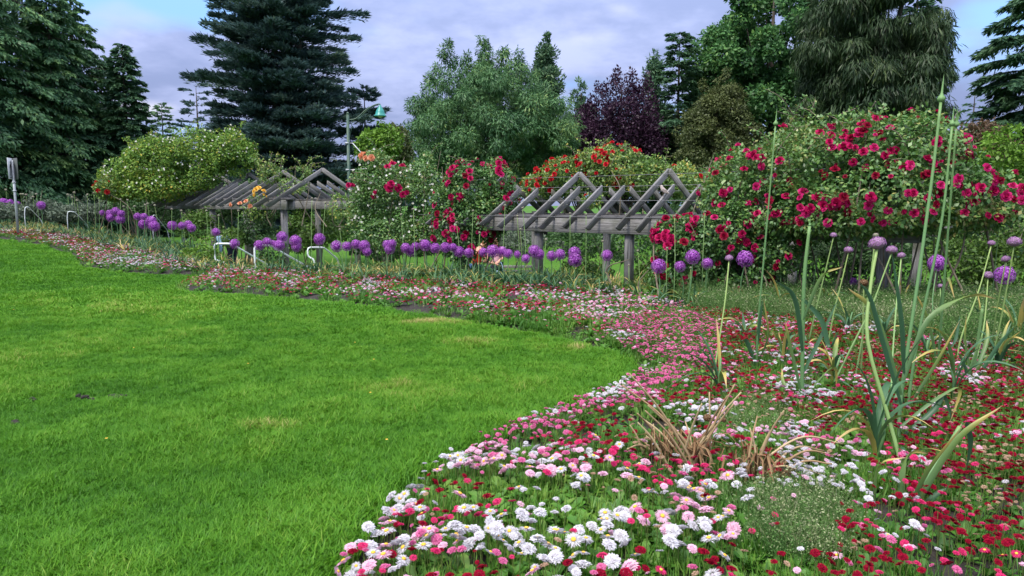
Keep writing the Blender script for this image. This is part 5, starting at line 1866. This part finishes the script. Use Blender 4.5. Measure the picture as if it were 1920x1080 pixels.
def build_daisies():
    P, z, px, py, w, kind, h, r = daisy_field()
    hz = z + h
    hx, hy, hw = topx(np.column_stack([P, hz]))
    app = r / hw * np.where((hx > 5) & (hx < 1915) & (hy < 1075) & (kind != 5), 1, 0)
    # a head hidden behind the picture edge or tan ones stay in the mass
    big = np.argsort(-app)[:300]
    isbig = np.zeros(len(P), bool)
    isbig[big] = True
    g = np.random.default_rng(77)
    print('daisies', len(P), 'nearest depth of individuals', hw[big].min(), hw[big].max())
    # --- the mass
    protos = []
    for lod in (0, 1):
        for k in DK:
            for j in range(2):
                mb = head_mesh(FORM[k][j], MATK[k], 400 + j + lod * 7, lod)
                protos.append((k, mb))
    meshes = []
    for i, (k, mb) in enumerate(protos):
        me = mb.mesh('daisy_heads', M[MATK[k]])
        # yellow eye on the open kinds
        meshes.append(me)
    m = ~isbig
    idx = kind[m] * 2 + RNG.integers(0, 2, m.sum()) + np.where(hw[m] > 5.2, 12, 0)
    tilt = .27
    rot = np.stack([RNG.normal(0.16, tilt, m.sum()), RNG.normal(0, tilt, m.sum()), RNG.uniform(0, 6.28, m.sum())], 1)
    scatter('daisy_heads', np.column_stack([P, hz])[m], rot, r[m], idx, np.zeros(m.sum()), meshes)
    sm = [stem_mb(1.0, .012, 3, b).mesh('daisy_stems', M['stem']) for b in (.05, -.06)]
    ms = m & (hw < 9)
    n = ms.sum()
    scatter('daisy_stems', np.column_stack([P, z])[ms], np.stack([RNG.normal(0, .05, n), RNG.normal(0, .05, n), RNG.uniform(0, 6.28, n)], 1), h[ms] + .004, RNG.integers(0, 2, n), np.zeros(n), sm)
    # --- the 300 largest, one object each
    heads = {k: [head_mesh(FORM[k][j], MATK[k], 440 + j).mesh('petals', M[MATK[k]]) for j in (0, 1)] for k in DK}
    stems = [stem_mb(1.0, .0018, 5, b).mesh('stem', M['stem']) for b in (.008, -.010)]
    em = MB()
    sphere(em, (0, 0, .30), .27, 10, 6, sq=(1, 1, .5))
    eye = em.mesh('flower_centre', M['eye'], smooth=True)
    names = {'white': 'white quilled daisy', 'pale': 'pale pink daisy', 'pink': 'pink pompon daisy', 'rose': 'magenta daisy', 'red': 'crimson pompon daisy', 'tan': 'faded daisy'}

    def spot(x, y):
        if x < 830 and y > 890:
            return 'at the lawn corner'
        if x < 930 and y > 890:
            return 'just right of the lawn corner'
        if x < 1180 and y > 1000:
            return 'along the bottom edge'
        if x < 1180 and y > 890:
            return 'in the near drift'
        if x < 1420 and y > 1000:
            return 'below the dry stalks'
        if x < 1420 and y > 880:
            return 'before the dry stalks'
        if y > 980:
            return 'in the bottom corner'
        if y > 860 and x >= 1420:
            return 'around the bent leek'
        if x < 1100:
            return 'along the lawn edge'
        return 'behind the dry stalks'
    cnt = {}
    sorted_big = sorted(big, key=lambda i: (hx[i]))
    for i in sorted_big:
        k = DK[kind[i]]
        sp_ = spot(hx[i], hy[i])
        form = int(g.integers(2))
        openf = FORM[k][form] == 'quill'
        key = (k, sp_)
        cnt[key] = cnt.get(key, 0) + 1
        t = thing('daisy', '%s, %s from the left of its kind %s' % (names[k], ORD[cnt[key] - 1], sp_), 'daisy', (P[i, 0], P[i, 1], z[i]), 'daisies of the bed\'s near end')
        link('stem', stems[g.integers(2)], t, (0, 0, -.01), (0, 0, g.uniform(0, 6)), (1, 1, float(h[i] + .012)))
        rt = (g.normal(.20, .27), g.normal(0, .27), g.uniform(0, 6.28))
        link('petals', heads[k][form], t, (0, 0, float(h[i])), rt, float(r[i]))
        if openf:
            link('flower_centre', eye, t, (0, 0, float(h[i])), rt, float(r[i]))
    # --- leaf rosettes and fine stems below
    ros = []
    for k in range(4):
        q = np.random.default_rng(60 + k)
        mb = MB()
        for j in range(11):
            a = q.uniform(0, 6.28)
            L = q.uniform(.045, .085)
            u = np.linspace(0, 1, 5)
            el = q.uniform(.5, 1.2)
            d = np.array((math.cos(a), math.sin(a), 0))
            pts = d * (L * u * math.cos(el * .6))[:, None] + np.array((0, 0, 1)) * (L * (el * u - .45 * u * u))[:, None]
            ribbon(mb, pts, L * .36, (-d[1], d[0], 0), q.normal(0, .12), q.normal(.05, .12), .15, lambda t: np.array((.25, .35, .8, 1.0, .35)))
        ros.append(mb.mesh('daisy_foliage', M['rosette']))
    for k in range(2):                     # narrow upright blades between the rosettes
        q = np.random.default_rng(66 + k)
        mb = MB()
        n = 26
        a = q.uniform(0, 6.28, n)
        D = np.stack([np.cos(a) * .5, np.sin(a) * .5, np.ones(n)], 1)
        PP = np.stack([q.normal(0, .03, n), q.normal(0, .03, n), np.zeros(n)], 1)
        kites(mb, PP, D, np.stack([np.cos(a), np.sin(a), np.full(n, .3)], 1), q.uniform(.05, .11, n), .006, q.normal(.1, .15, n), .05)
        ros.append(mb.mesh('daisy_foliage', M['rosette']))
    B = np.vstack([sample_poly(BED, 150000, (-26, 1.8, 9.5, 31)), sample_poly(BED, 26000, (-1.2, 1.8, 8, 9))])
    bz = bedz(B[:, 0], B[:, 1])
    bx, by, bw = topx(np.column_stack([B, bz]))
    edge = dist_line(B, FRONT)
    dn = np.clip(5.0 / bw, .12, 1) * np.clip((vnoise(B, 3.0, 44) - .16) * 3, .15, 1)
    dn *= np.where(edge < .10, .15, 1.0) * np.where((bx < 720) & (by > 1010), .3, 1)
    dn *= np.where((bw > 7) & (edge < .18) & (bx < 1150), .6, 1) * np.where(bw > 7, 1.6, 1)
    k = (bx > -60) & (bx < 1990) & (by < 1200) & (RNG.random(len(B)) < dn)
    B, bz, bw = B[k], bz[k], bw[k]
    n = len(B)
    print('rosettes', n)
    idx = RNG.integers(0, 6, n)
    scatter('daisy_foliage', np.column_stack([B, bz]), np.stack([RNG.normal(0, .1, n), RNG.normal(0, .1, n), RNG.uniform(0, 6.28, n)], 1), RNG.uniform(.75, 1.25, n) * np.where(bw > 8, 1.25, 1.0), idx, np.clip(.42 + RNG.normal(0, .13, n) + (vnoise(B, 1.5, 45) - .5) * .35, 0, 1), ros)


build_daisies()


# ------------------------------------------------------------------ ground cover: fine weeds, strap leaves
def build_cover():
    weeds = []
    for k in range(3):
        q = np.random.default_rng(80 + k)
        mb = MB()
        n = 60
        a = q.uniform(0, 6.28, n)
        tl = q.uniform(.1, .9, n)
        D = np.stack([np.cos(a) * tl, np.sin(a) * tl, np.ones(n)], 1)
        P = np.stack([q.normal(0, .06, n), q.normal(0, .06, n), np.zeros(n)], 1)
        L = q.uniform(.10, .26, n)
        kites(mb, P, D, np.stack([-np.sin(a), np.cos(a), np.full(n, .3)], 1), L, .0045, q.normal(.0, .12, n), .05)
        tips = P + norm(D) * (L * q.uniform(.5, 1.0, n))[:, None]
        m = np.repeat(np.arange(n), 4)
        d = norm(q.normal(size=(len(m), 3)))
        kites(mb, tips[m] + d * .02, d, q.normal(size=(len(m), 3)), .016, .008, q.choice([0.0, .1, .15, .5], len(m)), .05)
        weeds.append(mb.mesh('fine_weeds', M['weed']))
    pts = []
    for poly, n in (([(1270, 556), (1450, 548), (1700, 545), (1940, 560), (1940, 640), (1700, 632), (1450, 615), (1310, 598)], 1300), ([(1380, 960), (1560, 965), (1580, 1085), (1410, 1085)], 46), ([(1600, 600), (1940, 600), (1940, 690), (1700, 660)], 500), 
                    ([(1350, 760), (1480, 780), (1470, 860), (1340, 850)], 16)):
        w = np.array([GH(x, min(max(y, 420), 1079))[:2] for x, y in poly])
        pts.append(sample_poly(w, n * 2)[:n])
    B = np.vstack(pts)
    bz = bedz(B[:, 0], B[:, 1])
    n = len(B)
    sc = RNG.uniform(.55, 1.5, n) * np.where(B[:, 1] > 6, 1.15, .6)
    scatter('fine_weeds', np.column_stack([B, bz]), np.stack([RNG.normal(0, .1, n), RNG.normal(0, .1, n), RNG.uniform(0, 6.28, n)], 1), sc, RNG.integers(0, 3, n), np.clip(.4 + RNG.normal(0, .15, n) + (vnoise(B, 1.2, 51) - .5) * .5, 0, 1), weeds)
    # strap leaves of the bulbs behind the daisies
    st = []
    for k in range(5):
        q = np.random.default_rng(90 + k)
        mb = MB()
        for j in range(7):
            a = q.uniform(0, 6.28)
            L = q.uniform(.22, .42)
            ar = q.uniform(.3, 1.2)
            u = np.linspace(0, 1, 7)
            d = np.array((math.cos(a), math.sin(a), 0))
            pp = d * (L * u * (.25 + .5 * ar * u))[:, None] + np.array((0, 0, 1)) * (L * (u - .55 * ar * u ** 2.5))[:, None]
            t0 = q.normal(0, .1)
            ribbon(mb, pp, q.uniform(.018, .032), (-d[1], d[0], 0), t0, t0 + q.choice([0, .2, .45, .5]), .3)
        st.append(mb.mesh('bulb_leaves', M['strap_i']))
    band = np.vstack([BACK, [GH(x, y)[:2] for x, y in ((1990, 640), (1700, 600), (1450, 590), (1300, 580), (1200, 568), (1050, 560), (900, 550), (750, 541), (600, 530), (400, 518), (250, 482), (130, 452), (0, 442), (-200, 432))]])
    B = sample_poly(band, 15000, (-22, 4, 10, 28))
    bz = bedz(B[:, 0], B[:, 1])
    bx, by, bw = topx(np.column_stack([B, bz]))
    k = (bx > -60) & (bx < 1990) & (RNG.random(len(B)) < np.where(bx > 1340, 1.0, np.where((bx > 385) & (bx < 650), .35, 1.0)))
    B, bz = B[k], bz[k]
    n = len(B)
    print('strap clumps', n)
    scatter('bulb_leaves', np.column_stack([B, bz]), np.stack([RNG.normal(0, .12, n), RNG.normal(0, .12, n), RNG.uniform(0, 6.28, n)], 1), RNG.uniform(.6, 1.15, n), RNG.integers(0, 5, n), np.clip(.40 + RNG.normal(0, .17, n) + (vnoise(B, .8, 52) - .5) * .6, 0, 1), st)
    # rough planting on the slope down to the pergola
    Q = RNG.uniform((-16, 8), (10, 26), (24000, 2))
    ins = inside(Q, PLATEAU)
    d = dist_line(Q, BACK)
    k = (~ins) & (d < 2.6)
    Q = Q[k]
    qz = terrain(Q[:, 0], Q[:, 1]) - .03
    qx, qy, qw = topx(np.column_stack([Q, qz]))
    k = (qx > 180) & (qx < 1990) & ~((qx > 395) & (qx < 645) & (qy > 440)) & (RNG.random(len(Q)) < .55)
    Q, qz = Q[k], qz[k]
    n = len(Q)
    low = st[:3] + weeds[:2]
    scatter('slope_planting', np.column_stack([Q, qz]), np.stack([RNG.normal(0, .15, n), RNG.normal(0, .15, n), RNG.uniform(0, 6.28, n)], 1), RNG.uniform(.8, 1.6, n), RNG.choice([0, 1, 2, 3, 4], n), np.clip(.22 + RNG.normal(0, .13, n) + (vnoise(Q, .7, 53) - .5) * .5, 0, 1), low)


build_cover()


# ------------------------------------------------------------------ people and the bird
def skin_obj(name, verts, edges, radii, mat, parent, sub=2, root=0):
    me = bpy.data.meshes.new(name)
    me.from_pydata([tuple(v) for v in verts], edges, [])
    o = link(name, me, parent)
    md = o.modifiers.new('skin', 'SKIN')
    md.use_smooth_shade = True
    for i, r in enumerate(radii):
        s = me.skin_vertices[0].data[i]
        s.radius = (r, r) if isinstance(r, (int, float)) else r
        s.use_root = i == root
    sb = o.modifiers.new('subdivision', 'SUBSURF')
    sb.levels = sb.render_levels = sub
    me.materials.append(mat)
    return o


def person(label, loc, yaw, J, shirt, legs, hair, group=None, sleeves='short', hairlong=False, scale=1.0):
    """J: joint positions in metres, x to the person's right, y forward, z up; one continuous body, clothes as children"""
    t = thing('person', label, 'person', loc, group)
    t.rotation_euler = (0, 0, yaw)
    t.scale = (scale, scale, scale)
    order = ['pelvis', 'waist', 'chest', 'neck', 'headlow', 'head', 'headtop', 'shoulder_r', 'elbow_r', 'wrist_r', 'shoulder_l', 'elbow_l', 'wrist_l', 'hip_r', 'knee_r', 'ankle_r', 'toe_r', 'hip_l', 'knee_l', 'ankle_l', 'toe_l']
    rr = {'pelvis': .13, 'waist': .115, 'chest': .14, 'neck': .052, 'headlow': .065, 'head': .092, 'headtop': .07, 'shoulder': .062, 'elbow': .042, 'wrist': .030, 'hip': .088, 'knee': .058, 'ankle': .040, 'toe': .034}
    V, R, E = [], [], []
    ix = {}
    for k in order:
        ix[k] = len(V)
        V.append(np.array(J[k], float))
        R.append(rr[k.split('_')[0]])
    for a, b in (('pelvis', 'waist'), ('waist', 'chest'), ('chest', 'neck'), ('neck', 'headlow'), ('headlow', 'head'), ('head', 'headtop')):
        E.append((ix[a], ix[b]))
    for s in 'rl':
        for a, b in (('chest', 'shoulder'), ('shoulder', 'elbow'), ('elbow', 'wrist'), ('hip', 'knee'), ('knee', 'ankle'), ('ankle', 'toe')):
            E.append((ix[a if a == 'chest' else a + '_' + s], ix[b + '_' + s]))
        E.append((ix['pelvis'], ix['hip_' + s]))
        w, e = np.array(J['wrist_' + s], float), np.array(J['elbow_' + s], float)
        d = norm(w - e)
        side = norm(np.cross(d, (0, 1, .3)))
        p = len(V)
        V.append(w + d * .07)
        R.append(.030)
        E.append((ix['wrist_' + s], p))
        for f in range(4):
            q = len(V)
            V += [w + d * .105 + side * (f - 1.5) * .02, w + d * (.15 + .012 * (f in (1, 2))) + side * (f - 1.5) * .024 + np.array((0, .012, 0))]
            R += [.0095, .0075]
            E += [(p, q), (q, q + 1)]
        q = len(V)
        V += [w + d * .05 - side * .045, w + d * .09 - side * .06]
        R += [.011, .009]
        E += [(ix['wrist_' + s], q), (q, q + 1)]
    skin_obj('body', V, E, R, M['skin'], t)
    # face
    hd, ht = np.array(J['head'], float), np.array(J['headtop'], float)
    up = norm(ht - hd)
    fw = np.array(J.get('face', (0, 1, 0)), float)
    fw = norm(fw - up * (fw @ up))
    sd = np.cross(fw, up)
    mb = MB()
    for s in (-1, 1):
        sphere(mb, hd + fw * .085 + sd * s * .032 + up * .012, .011, 8, 5)
    mb.build('eyes', M['black'], None).parent = t
    mb = MB()
    sphere(mb, hd + fw * .10 - up * .018, .014, 8, 6, sq=(1, 1, 1.5))
    mb.build('nose', M['skin'], None, True).parent = t
    mb = MB()
    sphere(mb, hd + fw * .088 - up * .055, .014, 8, 5, sq=(1.6, .8, .45))
    mb.build('mouth', solid_mat('lips', (.35, .1, .09)), None, True).parent = t
    for s in (-1, 1):
        mb = MB()
        sphere(mb, hd + sd * s * .095 - up * .005, .024, 8, 6, sq=(.5, .8, 1.2))
        mb.build('ear', M['skin'], None, True).parent = t
    # hair cap
    hv = [ht - up * .02 - fw * .012, hd + up * .03 - fw * .03, hd - fw * .035 - up * .03] + ([hd - fw * .075 - up * .16] if hairlong else [hd - fw * .05 - up * .06])
    skin_obj('hair', hv, [(0, 1), (1, 2), (2, 3)], [.085, .098, .085, .05], hair, t)
    # shirt
    SV = [J['pelvis'], J['waist'], J['chest'], np.array(J['chest'], float) * .45 + np.array(J['neck'], float) * .55]
    SR = [.148, .135, .158, .075]
    SE = [(0, 1), (1, 2), (2, 3)]
    for s in 'rl':
        a = len(SV)
        e = np.array(J['elbow_' + s], float)
        sh = np.array(J['shoulder_' + s], float)
        SV += [sh, e if sleeves == 'long' else sh * .35 + e * .65]
        SR += [.080, .060 if sleeves != 'long' else .056]
        SE += [(2, a), (a, a + 1)]
        if sleeves == 'long':
            SV.append(np.array(J['wrist_' + s], float))
            SR.append(.043)
            SE.append((a + 1, a + 2))
    skin_obj('shirt', SV, SE, SR, shirt, t)
    LV, LR, LE = [np.array(J['pelvis'], float) + np.array((0, 0, -.02))], [.140], []
    for s in 'rl':
        a = len(LV)
        LV += [J['hip_' + s], J['knee_' + s], np.array(J['ankle_' + s], float) * .95 + np.array(J['knee_' + s], float) * .05]
        LR += [.108, .074, .058]
        LE += [(0, a), (a, a + 1), (a + 1, a + 2)]
    skin_obj('trousers', LV, LE, LR, legs, t)
    for s in 'rl':
        an, to = np.array(J['ankle_' + s], float), np.array(J['toe_' + s], float)
        skin_obj('shoe', [an - (to - an) * .25 + np.array((0, 0, -.035)), an * .5 + to * .5 + np.array((0, 0, -.02)), to + np.array((0, 0, -.005))], [(0, 1), (1, 2)], [.045, .047, .04], M['black'], t)
    return t


def stand(lean=0.0, arm=.35, head=.1):
    c, s = math.cos(lean), math.sin(lean)

    def T(x, y, z):               # torso bends forward about the pelvis
        return (x, y * c + (z - .95) * s, .95 + (z - .95) * c - y * s)
    J = {'pelvis': (0, 0, .95), 'waist': T(0, 0, 1.12), 'chest': T(0, .0, 1.34), 'neck': T(0, .01, 1.48), 'headlow': T(0, .03 + head * .3, 1.55), 'head': T(0, .05 + head * .6, 1.62), 'headtop': T(0, .06 + head, 1.71)}
    for n, k in (('r', 1), ('l', -1)):
        J['shoulder_' + n] = T(k * .19, 0, 1.41)
        J['elbow_' + n] = T(k * .235, .06 + arm * .25, 1.14)
        J['wrist_' + n] = T(k * .20, .14 + arm * .75, 1.0 + arm * .25)
        J['hip_' + n] = (k * .095, 0, .90)
        J['knee_' + n] = (k * .105, .03, .50)
        J['ankle_' + n] = (k * .105, -.01, .09)
        J['toe_' + n] = (k * .12, .14, .045)
    J['face'] = (0, c, -s)
    return J


def crouch():
    J = {'pelvis': (0, 0, .36), 'waist': (0, .10, .50), 'chest': (0, .24, .68), 'neck': (0, .34, .80), 'headlow': (0, .40, .85), 'head': (0, .44, .91), 'headtop': (0, .48, 1.0)}
    for n, k in (('r', 1), ('l', -1)):
        J['shoulder_' + n] = (k * .19, .28, .74)
        J['elbow_' + n] = (k * .40, .36, .55)
        J['wrist_' + n] = (k * .26, .52, .42)
        J['hip_' + n] = (k * .10, .03, .36)
        J['knee_' + n] = (k * .24, .40, .46)
        J['ankle_' + n] = (k * .16, .20, .09)
        J['toe_' + n] = (k * .20, .34, .045)
    J['face'] = (0, .9, -.3)
    return J


def build_people():
    G = 'visitors in the lower garden'
    red = solid_mat('red_cotton', (.50, .018, .010), (.58, .04, .015), .8, 9)
    jeans = solid_mat('blue_denim', (.025, .06, .17), (.04, .085, .22), .85, 30)
    pink = solid_mat('pink_cotton', (.62, .32, .42), (.68, .40, .50), .8, 9)
    navy = solid_mat('navy_cloth', (.010, .013, .035), (.018, .02, .05), .85, 12)
    dark = solid_mat('charcoal_cloth', (.018, .018, .022), (.03, .03, .036), .85, 12)
    blue = solid_mat('pale_blue_cotton', (.36, .55, .78), (.45, .63, .84), .8, 9)
    brown = solid_mat('brown_hair', (.06, .032, .018), None, .6)
    ginger = solid_mat('ginger_hair', (.22, .09, .03), None, .6)

    def at(px, D):
        X = (px - 960) / F * D
        return (X, D, terr1(X, D) - .02)
    person('person in a red shirt and blue jeans leaning towards the upright crimson rose', at(891, 19.2), rad(-62), stand(.24, .5, .12), red, jeans, ginger, G)
    t = person('person with brown hair in a pink top and navy trousers behind the alliums', at(931, 20.0), rad(160), stand(.04, .3, .04), pink, navy, brown, G, hairlong=True)
    b = at(935, 19.6)
    bag = thing('shoulder_bag', 'pale blue cloth bag held beside the person in pink', 'bag', (b[0], b[1], b[2] + .42))
    mb = MB()
    p0 = np.array(bag.location)
    lathe(mb, [(.02, .0), (.17, .02), (.19, .14), (.18, .30), (.13, .37), (.12, .375), (.165, .29), (.17, .1)], 16, p0)
    mb.v[0][:, 1] = p0[1] + (mb.v[0][:, 1] - p0[1]) * .45
    mb.build('pouch', blue, bag, True)
    mb = MB()
    a = np.linspace(0, math.pi, 14)
    tube(mb, np.stack([p0[0] + .12 * np.cos(a), np.full(14, p0[1]), p0[2] + .35 + .30 * np.sin(a)], 1), .012, 6)
    mb.build('strap', blue, bag, True)
    person('person in dark clothes crouching beside the dark post behind the alliums', at(823, 17.6), rad(170), crouch(), dark, dark, brown, G)
    person('person in a pale blue shirt bending over beneath the weathered pergola', at(436, 22.2), rad(75), stand(1.0, .3, .05), blue, navy, brown, G, sleeves='long')


build_people()


def build_bird():
    # stands on the top edge of the short rafter inside the second open gable
    s, u = 2.05 + .5125 - .028, .30
    top = pg(s, u, ZC(u)) + np.array((0, 0, .085))
    t = thing('bird', 'small greyish buff bird perched on a rafter inside the second open gable', 'bird', top)
    fl = -AX * .8 - AU * .3
    f = norm(np.array((fl[0], fl[1], 0)))
    up = np.array((0, 0, 1.0))
    V = [(f * -.10 - up * .0 + up * .035), (f * -.05 + up * .06), (f * .0 + up * .095), (f * .025 + up * .135), (f * .035 + up * .165), (f * .04 + up * .185)]
    skin_obj('body', V, [(k, k + 1) for k in range(5)], [.012, .034, .045, .032, .028, .018], solid_mat('buff_feathers', (.34, .28, .26), (.44, .38, .36), .9, 20), t)
    mb = MB()
    q = top + f * .058 + up * .168
    tube(mb, [q, q + f * .022 - up * .004], (.007, .001), 6)
    mb.build('beak', M['cane'], t)
    mb = MB()
    ribbon(mb, np.array([top - f * .07 + up * .045, top - f * .12 + up * .015, top - f * .17 - up * .01]), .035, np.cross(f, up), .5, .5, .1, lambda x: np.array((.6, .9, 1.0)))
    mb.build('tail', solid_mat('grey_feathers', (.2, .18, .18)), t)
    for k in (-1, 1):
        mb = MB()
        c = np.cross(f, up) * k * .016
        tube(mb, [top + c + up * .055, top + c, top + c + f * .018], (.004, .003, .002), 5)
        mb.build('leg', M['cane'], t)
        mb = MB()
        sphere(mb, top + f * .05 + np.cross(f, up) * k * .022 + up * .172, .005, 6, 4)
        mb.build('eye', M['black'], t)
        mb = MB()
        w0 = top + np.cross(f, up) * k * .040
        ribbon(mb, np.array([w0 + f * .01 + up * .105, w0 - f * .04 + up * .075, w0 - f * .09 + up * .045]), .05, up, .5, .5, .05, lambda x: np.array((.6, 1.0, .3)))
        mb.build('wing', solid_mat('wing_feathers', (.24, .2, .19)), t)


build_bird()


# ------------------------------------------------------------------ bench seen through the stems
def build_bench():
    D = 21.0
    X = (968 - 960) / F * D
    z = terr1(X, D) - .02
    t = thing('garden_bench', 'pale weathered bench behind the allium stems, near the person in pink', 'bench', (X, D, z))
    for k, zz in enumerate((.48, .62, .76)):
        mb = MB()
        beam(mb, (X - .75, D + .22 + .02 * k, z + zz), (X + .75, D + .22 + .02 * k, z + zz), .03, .09)
        mb.build('back_slat', M['wood'], t)
    for k in range(3):
        mb = MB()
        beam(mb, (X - .75, D - .18 + .14 * k, z + .43), (X + .75, D - .18 + .14 * k, z + .43), .12, .035)
        mb.build('seat_slat', M['wood'], t)
    for x in (-.68, .68):
        for y, h in ((-.2, .41), (.24, .84)):
            mb = MB()
            beam(mb, (X + x, D + y, z), (X + x, D + y, z + h), .07, .07, (0, 1, 0))
            mb.build('leg', M['wood'], t)


build_bench()
print('objects', len(bpy.data.objects), 'faces', sum(len(m.polygons) for m in bpy.data.meshes))
